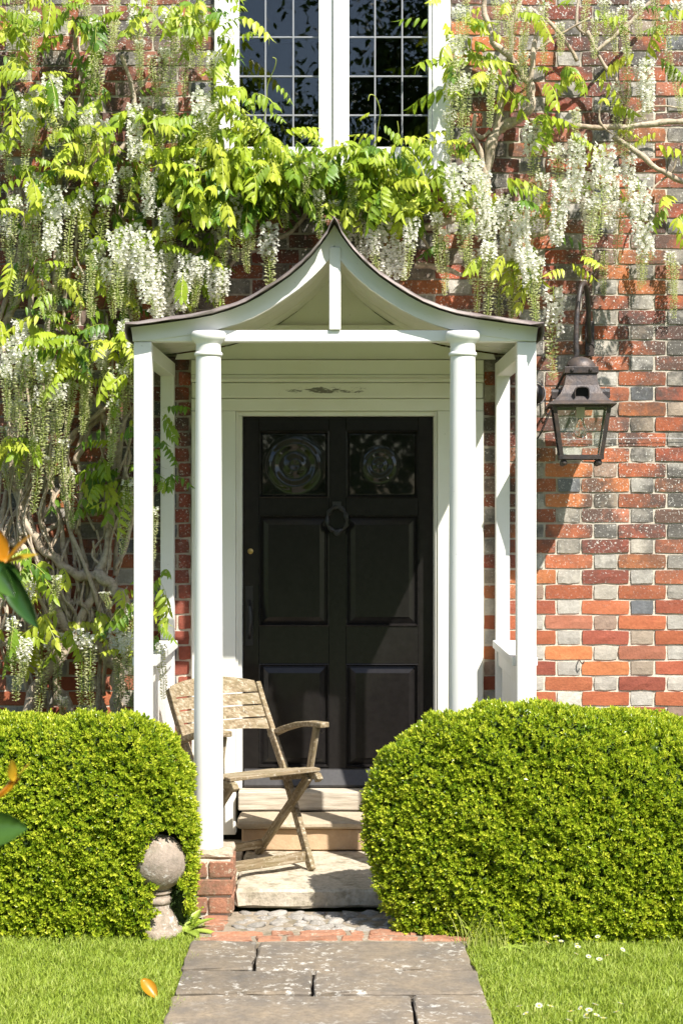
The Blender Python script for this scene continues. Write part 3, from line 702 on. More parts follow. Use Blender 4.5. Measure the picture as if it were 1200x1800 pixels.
def hedge(label, prm, dens, holes=(), seed=1):
    r = np.random.default_rng(seed)
    x0, x1 = prm[0], prm[1]
    root = thing('box_hedge', label, 'hedge', ((x0+x1)/2, -1.3, -.03), 0, None)
    off = np.array([(x0+x1)/2, -1.3, -.03])
    # grid for area + normals
    NU, NV = 140, 120; uu = np.linspace(0.0005, .9995, NU); vv = np.linspace(.0, 1.0, NV)
    U, Vv = np.meshgrid(uu, vv, indexing='ij')
    def surf(U, Vv):
        x, y, z, l = hedge_surface(U, Vv, prm); return np.stack([x, y, z], -1), l
    e = 1e-3
    G, Lm = surf(U, Vv)
    d1 = np.linalg.norm(np.diff(G, axis=0), axis=2)[:, :-1]; d2 = np.linalg.norm(np.diff(G, axis=1), axis=2)[:-1]
    A = d1*d2; A[:, 75:] *= .35                          # the unseen back is thinner
    pr = (A/A.sum()).ravel(); N = int(min(A.sum(), 6)*dens)
    ci = r.choice(len(pr), N, p=pr); iu, iv = np.divmod(ci, A.shape[1])
    u = uu[iu]+(uu[1]-uu[0])*r.random(N); v = vv[iv]+(vv[1]-vv[0])*r.random(N)
    p, l = surf(u, v); pu, _ = surf(np.clip(u+e, 0, 1), v); pv, _ = surf(u, np.clip(v+e, 0, 1)); 
    nrm = np.cross(pu-p, pv-p); ln = np.linalg.norm(nrm, axis=1); ok = ln > 1e-12; 
    p, l, nrm = p[ok], l[ok], nrm[ok]/ln[ok][:, None]; N = len(p)
    ctr = np.stack([p[:, 0], np.full(N, -1.3), np.full(N, .35)], 1); flip = ((p-ctr)*nrm).sum(1) < 0; nrm[flip] *= -1
    depth = r.exponential(.014, N)-.018-.012*(r.random(N) < .035)
    # sprigs standing a little proud, and sunken hollows between clumps
    clump = np.sin(p[:, 0]*37+2*np.sin(p[:, 2]*31))*np.sin(p[:, 2]*41+1.5*np.sin(p[:, 0]*29)+p[:, 1]*33)
    p = p+nrm*(l-depth+.010*clump)[:, None]
    keep = p[:, 2] > -.02
    for (hx, hy, hz, hr) in holes: keep &= (np.linalg.norm(p-np.array([hx, hy, hz]), axis=1) > hr)
    p, nrm, clump, depth = p[keep], nrm[keep], clump[keep], depth[keep]; N = len(p)
    K = 7
    axis = nrm+r.normal(0, .38, (N, 3))+np.array([0, 0, .35]); axis /= np.linalg.norm(axis, axis=1)[:, None]
    ref = r.normal(0, 1, (N, 3)); a1 = np.cross(axis, ref); a1 /= np.linalg.norm(a1, axis=1)[:, None]; a2 = np.cross(axis, a1)
    Vs = []; rs = []
    srand = np.clip(.42+.22*r.normal(0, 1, N)+.10*clump-6*depth, 0, 1)  # shade of the hollows put into leaf colour: sunken leaves darker
    for k in range(K):
        ph = k*2.4+r.uniform(-.3, .3, N); tier = k/(K-1); spread = 1.05-.75*tier
        dr = axis*np.cos(spread)[..., None] if np.ndim(spread) else axis*math.cos(spread)
        side = a1*np.cos(ph)[:, None]+a2*np.sin(ph)[:, None]
        dr = dr+side*math.sin(spread); 
        wv = np.cross(dr, axis+.01); wv /= np.linalg.norm(wv, axis=1)[:, None]+1e-9
        L = r.uniform(.015, .024, N)*(1-.25*tier); W = L*r.uniform(.20, .29, N)
        b0 = p+axis*(.020*tier-.010)
        up = np.cross(wv, dr)
        tip = b0+dr*L[:, None]; mid = b0+dr*(L*.5)[:, None]
        Vs.append(np.stack([b0, mid+wv*W[:, None]+up*(L*.08)[:, None], tip, mid-wv*W[:, None]+up*(L*.08)[:, None]], 1))
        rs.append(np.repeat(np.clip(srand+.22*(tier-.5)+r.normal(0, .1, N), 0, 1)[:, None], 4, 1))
    V = np.stack(Vs, 1).reshape(-1, 3)-off; rr = np.stack(rs, 1).reshape(-1)
    B = np.arange(N*K)[:, None]*4
    F = np.concatenate([B+np.array([[0, 1, 2]]), B+np.array([[0, 2, 3]])], 0)
    fo = link('foliage', np_mesh('box_foliage', V, F, M['box'], rr), root); fo['kind'] = 'stuff'
    # dark twiggy inside
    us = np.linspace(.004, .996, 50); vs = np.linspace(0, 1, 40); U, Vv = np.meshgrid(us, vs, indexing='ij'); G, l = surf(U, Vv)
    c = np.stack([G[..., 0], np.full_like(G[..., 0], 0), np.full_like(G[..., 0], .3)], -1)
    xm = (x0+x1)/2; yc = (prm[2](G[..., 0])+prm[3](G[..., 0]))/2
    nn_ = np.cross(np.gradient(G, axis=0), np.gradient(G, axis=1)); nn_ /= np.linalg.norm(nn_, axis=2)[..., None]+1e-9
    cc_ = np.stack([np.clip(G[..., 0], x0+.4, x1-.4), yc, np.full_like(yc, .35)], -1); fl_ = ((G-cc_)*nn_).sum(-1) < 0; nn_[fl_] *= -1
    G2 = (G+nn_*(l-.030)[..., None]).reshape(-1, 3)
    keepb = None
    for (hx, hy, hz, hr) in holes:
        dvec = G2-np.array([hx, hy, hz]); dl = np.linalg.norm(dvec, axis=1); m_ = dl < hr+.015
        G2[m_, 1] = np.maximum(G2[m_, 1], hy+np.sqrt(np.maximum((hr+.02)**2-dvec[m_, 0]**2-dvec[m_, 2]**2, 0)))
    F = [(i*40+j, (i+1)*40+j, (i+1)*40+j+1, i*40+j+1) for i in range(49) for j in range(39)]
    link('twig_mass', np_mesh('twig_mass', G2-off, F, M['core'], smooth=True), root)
    return root
rh = (.105, 2.5, lambda x: -1.49-.06*np.clip((x-.1)/.5, 0, 1), lambda x: -1.14+.30*np.clip((x-.95)/.25, 0, 1), lambda x: .915-.10*np.clip((x-.75)/.6, 0, 1)+.012*np.sin(x*7), .66, .35)
hedge('clipped box hedge right of the path below the wall lantern', rh, 8800, seed=3)
FIN = Vector((-.738, -1.392, 0))
lh = (-2.4, -.612, lambda x: -1.485+0*x, lambda x: -1.12+.25*np.clip((-1.05-x)/.2, 0, 1), lambda x: .845+.012*np.sin(x*6), .35, .30)
hedge('clipped box hedge left of the path beside the stone ball', lh, 8800, holes=((FIN.x, FIN.y, .263, .114), (FIN.x+.045, FIN.y-.09, .275, .098), (FIN.x+.03, FIN.y-.06, .33, .075), (FIN.x+.04, FIN.y-.05, .12, .072), (FIN.x+.05, FIN.y-.06, .0, .10)), seed=5)
# ------------------------------------------------------------------ stone ball finial
fin = thing('stone_finial', 'lichened stone ball on a moulded pedestal against the left hedge', 'stone ball', (FIN.x, FIN.y, -.03))
b = MB(); prof = [(.004, .408)]+[(.113*math.sin(math.pi*i/20), .293+.113*math.cos(math.pi*i/20)) for i in range(1, 18)]+[(.050, .187)]
b.lathe([(r_, z) for r_, z in reversed(prof)], (0, 0, 0), 32); b.obj('ball', M['finial'], fin, smooth=True, angle=60)
b = MB(); b.lathe([(.100, 0), (.100, .022), (.094, .034), (.084, .038), (.078, .058), (.062, .085), (.049, .110), (.046, .128), (.052, .132), (.055, .142), (.052, .152), (.046, .156), (.045, .168), (.054, .174), (.054, .185)], (0, 0, 0), 28); b.obj('pedestal', M['finial'], fin, smooth=True, angle=40)
# ------------------------------------------------------------------ folding teak chair
f = Vector((.585, -.811, 0)).normalized(); wv = Vector((.811, .585, 0)).normalized()
CW = .47; RF = Vector((-.375, -.352, .081))          # right rear foot
chair = thing('folding_chair', 'weathered teak folding armchair behind the left porch column', 'chair', tuple(RF-wv*CW/2*.955))
def cp(u, s, z): return f*u+wv*(s*CW/2)+Vector((0, 0, z))
def bar(A, B, wid, thk, side, name, round_=.004):
    """rectangular bar from A to B; wid measured across in the side plane, thk along the given side vector"""
    d = (B-A); L = d.length; d.normalize(); t = side.normalized(); n_ = d.cross(t).normalized()
    b = MB(); mt = Matrix((d, n_, t)).transposed().to_4x4()
    b.box(0, L, -wid/2, wid/2, -thk/2, thk/2)
    o = b.obj(name, M['teak'], chair, bevel=round_); mt.translation = A; o.matrix_local = mt; return o
def curved(pts, wid, thk, side, name):
    b = MB(); V = []; F = []; k = len(pts)
    for i, p in enumerate(pts):
        t = (pts[min(i+1, k-1)]-pts[max(i-1, 0)]).normalized(); n_ = t.cross(side).normalized()
        for a, c in ((-1, -1), (1, -1), (1, 1), (-1, 1)): V.append(p+n_*(a*wid/2)+side*(c*thk/2))
    for i in range(k-1):
        for j in range(4): F.append((i*4+j, i*4+(j+1) % 4, (i+1)*4+(j+1) % 4, (i+1)*4+j))
    F += [(3, 2, 1, 0), tuple((k-1)*4+j for j in range(4))]
    b.add(V, F); return b.obj(name, M['teak'], chair, bevel=.0045)
for s in (-1, 1):
    curved([cp(.445, s*.87, 0), cp(.17, s, .43), cp(.06, s, .60), cp(-.005, s, .70), cp(-.055, s, .79)], .042, .024, wv, 'leg')
    bar(cp(.0, s*.86, 0), cp(.425, s*.86, .415), .040, .022, wv, 'leg')
    curved([cp(.10, s*.93, .372), cp(.30, s*.93, .403), cp(.43, s*.93, .423), cp(.468, s*.93, .420), cp(.480, s*.93, .402)], .034, .030, wv, 'seat_rail')
    curved([cp(.045, s*1.08, .555), cp(.15, s*1.08, .595), cp(.27, s*1.08, .628), cp(.37, s*1.08, .642), cp(.475, s*1.08, .646)], .024, .048, wv, 'arm')
    bar(cp(.375, s*1.02, .43), cp(.425, s*1.06, .632), .034, .020, wv, 'arm_support')
    b = MB(); b.lathe([(.0065, 0), (.0065, .004), (.003, .006)], (0, 0, 0), 10); o = b.obj('bolt', M['iron'], chair); q = cp(.425, s*1.06, .612)
    o.location = q+wv*s*.011+f*.016; o.rotation_euler = f.to_track_quat('Z', 'Y').to_euler()
bar(cp(.395, -.88, .055), cp(.395, .88, .055), .045, .020, Vector((0, 0, 1)).cross(wv)*1.0, 'stretcher')
bar(cp(.05, -.84, .055), cp(.05, .84, .055), .040, .020, Vector((0, 0, 1)).cross(wv)*1.0, 'stretcher')
for i in range(6):                                     # seat slats across
    u = .125+i*.063
    bar(cp(u, -1.0, .448-.15*(.44-u)), cp(u, 1.0, .448-.15*(.44-u)), .054, .016, Vector((0, 0, 1)), 'seat_slat')
bk0, bk1 = (.075, .575), (-.052, .782)
for i in range(4):                                     # curved back slats
    t = .06+.265*i; b = MB(); V = []; F = []; n = 13
    for j in range(n):
        q = -1+2*j/(n-1); bow = .030*(1-q*q)
        top = t+.235+(.13*(1-q*q) if i == 3 else 0)-(.03*(1-q*q)*0); bot = t+(.05*(1-q*q) if i in (0, 2) else 0)-(.045*(1-q*q) if i == 2 else 0)
        for tt in (bot, top):
            for dd in (-.007, .007):
                u = bk0[0]+(bk1[0]-bk0[0])*tt-bow*1.0+dd; z = bk0[1]+(bk1[1]-bk0[1])*tt
                V.append(cp(u, q*.96, z))
    for j in range(n-1):
        a = j*4; c = a+4; F += [(a, a+2, c+2, c), (a+1, c+1, c+3, a+3), (a, c, c+1, a+1), (a+2, a+3, c+3, c+2)]
    F += [(0, 1, 3, 2), ((n-1)*4, (n-1)*4+2, (n-1)*4+3, (n-1)*4+1)]
    b.add(V, F); b.obj('back_slat', M['teak'], chair, bevel=.003)
# ------------------------------------------------------------------ wall lantern
LX, LY = 1.122, -.305
lan = thing('wall_lantern', 'rusty black four sided lantern hanging from swan neck on brick wall', 'lantern', (LX, LY, 1.90))
def lz(py, d=7.6): return CAM_H+(890-py)/FPX*d-1.90
lan.rotation_euler = (0, 0, R(-5))
zt_, zb_ = lz(712), lz(800); ht, hb = .126, .092
def ring4(h, z): return [(-h, -h, z), (h, -h, z), (h, h, z), (-h, h, z)]
# flared roof
prof = [(.155, zt_+.000), (.158, zt_+.006), (.128, zt_+.022), (.098, zt_+.055), (.080, zt_+.095), (.072, zt_+.135), (.070, zt_+.150)]
b = MB(); V = []; F = []
for h, z in prof: V += ring4(h, z)
V += ring4(.066, zt_+.150); 
for h, z in reversed(prof[:-1]): V += ring4(h-.004, z-.003)
nr = len(V)//4
for i in range(nr-1):
    for j in range(4): F.append((i*4+j, i*4+(j+1) % 4, (i+1)*4+(j+1) % 4, (i+1)*4+j))
for j in range(4): F.append((j, (nr-1)*4+j, (nr-1)*4+(j+1) % 4, (j+1) % 4))
b.add(V, F); roof = b.obj('roof', M['lamptop'], lan, bevel=.0015, seg=1)
b = MB(); b.box(-.079, .079, -.079, .079, zt_+.150, zt_+.182); cr = b.obj('collar', M['iron'], lan, bevel=.003)
for sx in (-1, 1):
    b = MB(); b.lathe([(.009, 0), (.009, -.004), (.005, -.008)], (sx*.042, -.079, zt_+.166), 10, axis='Y'); b.obj('rivet', M['iron'], cr)
b = MB(); b.lathe([(.070, zt_+.182), (.068, zt_+.196), (.058, zt_+.212), (.038, zt_+.226), (.012, zt_+.233)], (0, 0, 0), 24); b.obj('dome', M['lamptop'], lan, smooth=True, angle=50)
for rot in range(4):                                   # hooded vents
    b = MB(); V = []; F = []; n = 9
    arc = [(-.034, 0), (-.034, .030), (-.030, .042), (-.020, .047), (0, .049), (.020, .047), (.030, .042), (.034, .030), (.034, 0)]
    zz = zt_+.036
    for y in (-.135, -.075):
        V += [(x, y, zz+z) for x, z in arc]+[(x*.88, y, zz+z*.9) for x, z in arc]
    for i in range(n-1):
        F += [(i, i+1, 2*n+i+1, 2*n+i), (n+i, 3*n+i, 3*n+i+1, n+i+1), (i, n+i, n+i+1, i+1)]
    b.add(V, F); o = b.obj('vent', M['iron'], roof); o.rotation_euler = (0, 0, R(90*rot))
    b = MB(); b.box(-.029, .029, -.112, -.108, zz+.002, zz+.042); q = b.obj('vent_shadow_plate', M['black'], roof); q.rotation_euler = (0, 0, R(90*rot)); q.name = 'vent_shade_plate'  # black plate stands in for the shade inside the vent hood
for sx in (-1, 1):
    for sy in (-1, 1):
        A = Vector((sx*ht, sy*ht, zt_)); B = Vector((sx*hb, sy*hb, zb_)); b = MB(); b.tube([A, B], .0125, 4); b.obj('corner_bar', M['iron'], lan)
        b = MB(); b.lathe([(.004, -.030), (.012, -.026), (.0155, -.016), (.012, -.006), (.006, 0), (.006, .006)], (sx*.080, sy*.080, zb_-.018), 14); b.obj('ball_foot', M['iron'], lan, smooth=True)
b = MB()
for a in range(4):
    Mx = Matrix.Rotation(R(90*a), 4, 'Z'); b.box(-hb-.010, hb+.010, -hb-.010, -hb+.006, zb_-.018, zb_+.002, M=Mx)
b.obj('base_frame', M['iron'], lan)
b = MB()
for a in range(4):
    Mx = Matrix.Rotation(R(90*a), 4, 'Z'); b.box(-ht-.002, ht+.002, -ht-.004, -ht+.010, zt_-.010, zt_+.001, M=Mx)
b.obj('top_frame', M['iron'], lan)
b = MB(); b.box(-hb+.004, hb-.004, -hb+.004, hb-.004, zb_-.014, zb_-.011); b.obj('base_glass', M['lampglass'], lan)
for a in range(4):
    b = MB(); e = .010; n_ = .0012
    V = [(-ht+e, -ht+.002, zt_-.008), (ht-e, -ht+.002, zt_-.008), (hb-e, -hb+.002, zb_+.003), (-hb+e, -hb+.002, zb_+.003)]; V += [(x, y+.0025, z) for x, y, z in V]
    b.add(V, [(0, 1, 2, 3), (7, 6, 5, 4), (0, 4, 5, 1), (1, 5, 6, 2), (2, 6, 7, 3), (3, 7, 4, 0)])
    o = b.obj('pane', M['lampglass'], lan); o.rotation_euler = (0, 0, R(90*a))
b = MB(); b.lathe([(.018, zt_-.055), (.020, zt_-.05), (.020, zt_-.004), (.012, zt_+.0)], (0, 0, 0), 16); b.obj('bulb_socket', simple('cream_plastic', (.6, .55, .42), .4), lan, smooth=True, angle=40)
b = MB(); b.lathe([(.013, zt_-.055), (.016, zt_-.075), (.028, zt_-.100), (.031, zt_-.118), (.025, zt_-.137), (.010, zt_-.148), (.002, zt_-.149)], (0, 0, 0), 20); b.obj('bulb', M['lampglass'], lan, smooth=True)
# swan-neck bracket
def lw(px, py, d): p = P(px, py, d); return Matrix.Rotation(R(5), 3, 'Z') @ (p-Vector((LX, LY, 1.90)))
pts = [lw(1036, 600, 7.975), lw(1034, 575, 7.93), lw(1034, 545, 7.90), lw(1032, 520, 7.87), lw(1029, 503, 7.83), lw(1025, 498, 7.78), lw(1020, 506, 7.74), lw(1016, 530, 7.715), lw(1013, 565, 7.70), lw(1012, 600, 7.695), lw(1013, 622, 7.695), Vector((-.03, 0, zt_+.222))]
def smooth_path(p, k=5):
    p = [Vector(q) for q in p]; out = []
    for i in range(len(p)-1):
        a, b_, c, d = p[max(i-1, 0)], p[i], p[i+1], p[min(i+2, len(p)-1)]
        for j in range(k):
            t = j/k; out.append(.5*((2*b_)+(c-a)*t+(2*a-5*b_+4*c-d)*t*t+(3*b_-a-3*c+d)*t**3))
    out.append(p[-1]); return out
b = MB(); b.tube(smooth_path(pts), .0125, 10); b.obj('bracket', M['iron'], lan, smooth=True, angle=50)
b = MB(); q = lw(1036, 590, 7.985); b.box(q.x-.022, q.x+.022, q.y-.008, q.y+.006, q.z-.10, q.z+.07); b.obj('wall_plate', M['iron'], lan, bevel=.003)
b = MB(); sc = [lw(1036, 612, 7.93)+Vector((.022*math.cos(t), 0, .022*math.sin(t)))*(1-.08*t) for t in [i*.45 for i in range(12)]]; b.tube(sc, .004, 6); b.obj('scroll', M['iron'], lan)
b = MB(); b.tube(smooth_path([lw(1000, 640, 7.66), lw(985, 668, 7.72), lw(974, 690, 7.80), lw(968, 700, 7.86), lw(966, 712, 7.99)]), .006, 6); b.obj('stay', M['iron'], lan)
# flex from lantern to the bell-like fitting beside the porch
bell = thing('outdoor_bell', 'dark round bell fitting on the brick wall behind the right porch post', 'bell', tuple(P(938, 692, 7.93)))
b = MB(); b.lathe([(.020, .066), (.045, .062), (.048, .03), (.052, .0), (.050, -.010), (.030, -.022), (.008, -.026)], (0, 0, 0), 24, axis='Y'); b.obj('gong', M['iron'], bell, smooth=True, angle=50)
b = MB(); b.tube([(.062*math.cos(t)-.008, -.01, .062*math.sin(t)) for t in [R(-80+i*8) for i in range(21)]], .003, 6); b.obj('rim_wire', M['came'], bell)
fl = MB(); fl.tube(smooth_path([P(951, 668, 7.965), P(957, 690, 7.97), P(958, 715, 7.972), P(962, 728, 7.97), P(970, 716, 7.97), P(974, 706, 7.96)]), .0035, 6)
fl.tube(smooth_path([P(970, 716, 7.97), P(958, 745, 7.972), P(948, 765, 7.974), P(935, 778, 7.975)]), .0035, 6)
tag(fl.obj('electric_flex', M['iron'], None, smooth=True), 'thin dark flex clipped to bricks between porch and lantern', 'cable')
b = MB(); A = P(1018, 1160, 7.99); b.tube(smooth_path([A+Vector((0, .02, 0)), A+Vector((0, -.012, -.004)), A+Vector((.012, -.02, -.018)), A+Vector((.02, -.018, -.006))]), .003, 6)
tag(b.obj('wall_hook', M['iron']), 'small rusty hook fixed between the right hand bricks', 'hook')
b = MB(); b.tube([P(940, 770, 7.985)]+[P(960+i*40, 771+1.2*math.sin(i), 7.985) for i in range(8)], .0011, 5)
tag(b.obj('training_wire', M['came']), 'thin training wire stretched along bricks under the lantern top', 'wire')
# ------------------------------------------------------------------ wisteria
wis = thing('wisteria', 'white flowering wisteria with lime leaves climbing the brick wall round the porch', 'wisteria', (-1.15, -.12, 0))
WO = Vector((-1.15, -.12, 0))
def wlink(name, me, loc, rot=None, scale=None): return link(name, me, wis, Vector(loc)-WO, rot, scale)
NB = [0]
def stem(pxpts, r0, r1, d=7.93, wob=.06, k=5, jit=2.5, name='branch', n=8, dd=.02):
    p = []
    for i, q in enumerate(pxpts):
        dist = q[2] if len(q) > 2 else d+random.uniform(-dd, dd)
        p.append(P(q[0]+random.uniform(-jit, jit), q[1]+random.uniform(-jit, jit), dist))
    p = smooth_path(p, k); m = len(p); ph = random.random()*6
    for i in range(1, m-1): p[i] = p[i]+Vector((math.sin(i*1.3+ph), .6*math.sin(i*.9+ph), math.cos(i*1.7+ph)))*r0*.22
    rad = [(r0+(r1-r0)*i/(m-1))*(1+.13*math.sin(i*1.1+ph)) for i in range(m)]
    b = MB(); b.tube(p, rad, n, wob=wob); me = b.mesh(name, M['bark'], smooth=True)
    NB[0] += 1
    return wlink(name, me, WO*1.0)
# main stems (left)
stem([(215, 1290, 7.80), (203, 1245, 7.80), (209, 1200, 7.82), (198, 1160, 7.84), (160, 1128, 7.86), (120, 1105, 7.87), (80, 1060, 7.88)], .034, .026, name='trunk', n=10, wob=.1)
stem([(232, 1090, 7.82), (217, 1062, 7.82), (202, 1040, 7.82), (172, 1012, 7.83), (144, 1012, 7.84), (108, 990, 7.85), (69, 950, 7.86), (40, 900, 7.88), (25, 820, 7.9), (20, 720, 7.9)], .030, .016, name='trunk', n=10, wob=.1)
stem([(40, 1290, 7.82), (60, 1210, 7.83), (110, 1150, 7.84), (150, 1080, 7.85), (175, 1000, 7.86), (195, 930, 7.88), (192, 870, 7.9), (205, 800, 7.9), (180, 727, 7.9), (150, 683, 7.9)], .026, .012, name='trunk', n=10, wob=.1)
L = [([(0, 1120), (54, 1168), (108, 1220), (130, 1260)], .014, .016), ([(160, 1088), (152, 1008), (140, 950), (123, 900), (110, 840), (112, 783)], .011, .008),
     ([(69, 945), (117, 910), (187, 897), (235, 885)], .014, .010), ([(100, 440), (92, 540), (83, 583), (90, 660), (70, 760)], .013, .017), ([(62, 480), (50, 500), (20, 540), (3, 590), (-10, 660)], .014, .016),
     ([(113, 783), (135, 757), (160, 737), (197, 707), (230, 690)], .015, .009), ([(130, 815), (160, 750), (185, 722)], .016, .01), ([(33, 750), (25, 800), (40, 870), (60, 943)], .010, .013), ([(30, 1000), (35, 860), (28, 760), (45, 640), (60, 500), (95, 380), (110, 270), (125, 225), (150, 150), (145, 120), (135, 60), (150, -20)], .015, .009),
     ([(229, 600), (227, 550), (225, 460), (215, 380), (190, 330)], .010, .012), ([(215, 95), (228, 140), (235, 175), (225, 240), (180, 300)], .009, .012), ([(238, 165), (262, 135), (285, 120)], .008, .004),
     ([(190, 1000), (192, 940), (200, 870), (215, 780), (222, 690)], .013, .010), ([(205, 1010), (207, 930), (212, 860), (228, 800)], .012, .009), ([(100, 1240), (95, 1150), (120, 1080), (115, 1000), (100, 900), (80, 820)], .016, .01),
     ([(170, 1250), (175, 1160), (165, 1100), (150, 1040)], .012, .01), ([(60, 1240), (40, 1160), (50, 1090), (30, 1020), (10, 960)], .016, .012), ([(10, 1050), (60, 1090), (130, 1060), (170, 1070), (215, 1050)], .016, .012),
     ([(0, 940), (30, 960), (70, 985), (110, 1050), (140, 1120)], .02, .018), ([(10, 860), (2, 930), (-5, 1000)], .011, .014), ([(120, 700), (125, 620), (110, 540), (130, 440), (140, 340)], .010, .007), ([(20, 840), (18, 760), (30, 690), (10, 610), (18, 520)], .012, .010),
     # over the porch
     ([(400, 470), (440, 430), (500, 415), (540, 370), (560, 330), (600, 300)], .012, .008), ([(320, 480), (350, 440), (420, 445), (480, 430)], .013, .01), ([(460, 400), (462, 360), (470, 320)], .009, .006), ([(738, 402), (789, 389), (830, 370), (848, 330)], .014, .018), ([(730, 462), (775, 470), (820, 485)], .014, .008), ([(740, 405), (755, 435), (790, 450), (760, 470)], .007, .005), ([(935, 418), (965, 408), (985, 395), (1000, 380)], .010, .006),
     # right framework
     ([(845, 345), (852, 310), (862, 250), (885, 222), (925, 200), (933, 165), (920, 130), (895, 102), (865, 70), (852, 15), (848, -20)], .020, .009), ([(860, 270), (875, 220), (885, 165), (895, 100), (900, 40), (915, 5), (905, -20)], .013, .008), ([(885, 225), (926, 200), (932, 130), (940, 65), (945, 32), (930, 10)], .013, .007), ([(930, 212), (1025, 224), (1100, 221), (1160, 216), (1215, 210)], .011, .012), ([(1078, 238), (1120, 270), (1165, 300), (1215, 325)], .011, .010), ([(960, 30), (990, 70), (1015, 105)], .008, .007), ([(1030, 55), (1060, 110), (1080, 140), (1098, 178)], .008, .005), ([(1155, -5), (1100, 45), (1065, 75), (1038, 98)], .009, .006), ([(820, 225), (845, 270), (850, 310)], .010, .012), ([(838, 200), (830, 225), (845, 240), (862, 230)], .008, .008), ([(1200, 255), (1180, 300), (1150, 330), (1140, 360)], .005, .003), ([(1060, 170), (1055, 210), (1075, 235)], .005, .004), ([(1020, -10), (1010, 40), (1030, 60)], .006, .006), ([(1115, 200), (1150, 185), (1200, 190)], .005, .003), ([(910, 115), (940, 90), (985, 60), (1035, 30)], .006, .004)]
for pts, a, c in L:
    rt = pts[0][0] > 790 or pts[-1][0] > 790; stem(pts, a*(1.25 if rt else 1.1), c*(1.25 if rt else 1.1), d=7.86 if rt else 7.90)
for i in range(70):                                    # tangle of thinner old stems on the left
    x = random.uniform(-20, 225); y0 = random.choice([random.uniform(500, 1270), random.uniform(900, 1280)]); ln = random.uniform(120, 330)
    pts = []; q = x
    for k in range(5): pts.append((q, y0-ln*k/4)); q += random.uniform(-28, 28)
    stem(pts, random.uniform(.005, .013), random.uniform(.003, .007), d=7.87, dd=.06)
# ---- raceme meshes
def raceme_mesh(Ln, bloom, seed, wide=.036):
    """hanging cluster, origin at the top; bloom = share of its length in open flower"""
    r = random.Random(seed); V = []; F = []; MI = []; RN = []
    def quad(a, b_, c, d, mi, rv): n = len(V); V.extend([a, b_, c, d]); F.append((n, n+1, n+2, n+3)); MI.append(mi); RN.extend([rv]*4)
    cx, cy = r.uniform(-.05, .05), r.uniform(-.04, .04)
    def axis(t): return Vector((cx*Ln*t*t*2+.004*math.sin(t*7), cy*Ln*t*t*2, -Ln*t))
    N = 14
    for i in range(N):
        A, B = axis(i/N), axis((i+1)/N); w_ = .0019*(1-.6*i/N)
        for s1, s2 in ((Vector((w_, 0, 0)), Vector((0, w_, 0))),):
            quad(A-s1, A+s1, B+s1, B-s1, 2, .5); quad(A-s2, A+s2, B+s2, B-s2, 2, .5)
    nf = int(Ln*520)
    for i in range(nf):
        t = (i+.5)/nf; t = t**.93; A = axis(t); ph = i*2.399+r.uniform(-.3, .3); taper = (1-t)**.42
        op = 1 if t < bloom+r.uniform(-.09, .09) else 0
        ped = wide*(.30+.62*taper)*r.uniform(.7, 1.1)*(1.12 if op else .78)
        out = Vector((math.cos(ph), math.sin(ph), (-.35 if op else .12)+r.uniform(-.25, .25))).normalized(); E = A+out*ped
        sd = out.cross(Vector((0, 0, 1))).normalized(); up = sd.cross(out)
        quad(A-up*.0005, A+up*.0005, E+up*.0005, E-up*.0005, 2, .5)
        rv = r.random()
        if op:
            s = r.uniform(.0115, .0165); 
            E2 = E+out*s*.3
            quad(E-sd*s*.7, E2+up*s*.9-sd*s*.5+out*s*.2, E2+up*s*.9+sd*s*.5+out*s*.2, E+sd*s*.7, 0, rv)
            quad(E, E+out*s*.8-up*s*.45-sd*s*.55, E+out*s*1.25-up*s*.2, E+out*s*.5+up*s*.3-sd*s*.15, 0, r.random())
            quad(E, E+out*s*.8-up*s*.45+sd*s*.55, E+out*s*1.25-up*s*.2, E+out*s*.5+up*s*.3+sd*s*.15, 0, r.random())
        else:
            s = r.uniform(.0070, .0105)*(.55+.6*taper); g = 1 if t < bloom+.85 else 1
            quad(E-out*s*.2, E+sd*s*.42+out*s*.5, E+out*s*1.5, E-sd*s*.42+out*s*.5, g, rv*.7+.3*(1-t)); quad(E-out*s*.2, E+up*s*.42+out*s*.5, E+out*s*1.5, E-up*s*.42+out*s*.5, g, rv*.7+.3*(1-t))
    return np_mesh('raceme', np.array([tuple(v) for v in V]), np.array(F), [M['petal'], M['bud'], M['rachis']], RN, MI)
RB = {'w': [raceme_mesh(.30, .92, s, .037) for s in (1, 2, 3)], 'm': [raceme_mesh(.34, .42, s, .034) for s in (4, 5, 6)], 'g': [raceme_mesh(.34, .04, s, .026) for s in (7, 8, 9)], 't': [raceme_mesh(.34, .16, s, .030) for s in (10, 11, 12)]}
RL = {'w': .30, 'm': .34, 'g': .34, 't': .34}
def rac(px, y0, y1, typ, d=None, wide=1.0, tilt=0):
    d = d or random.uniform(7.52, 7.74); p = P(px, y0, d); s = (y1-y0)/FPX*d/RL[typ]
    ws = max(.85, min(1.25, s))*wide*1.0
    wlink('flower_cluster', random.choice(RB[typ]), p, (random.uniform(-.1, .1), tilt+random.uniform(-.07, .07), random.uniform(0, 6.28)), (ws, ws, s))
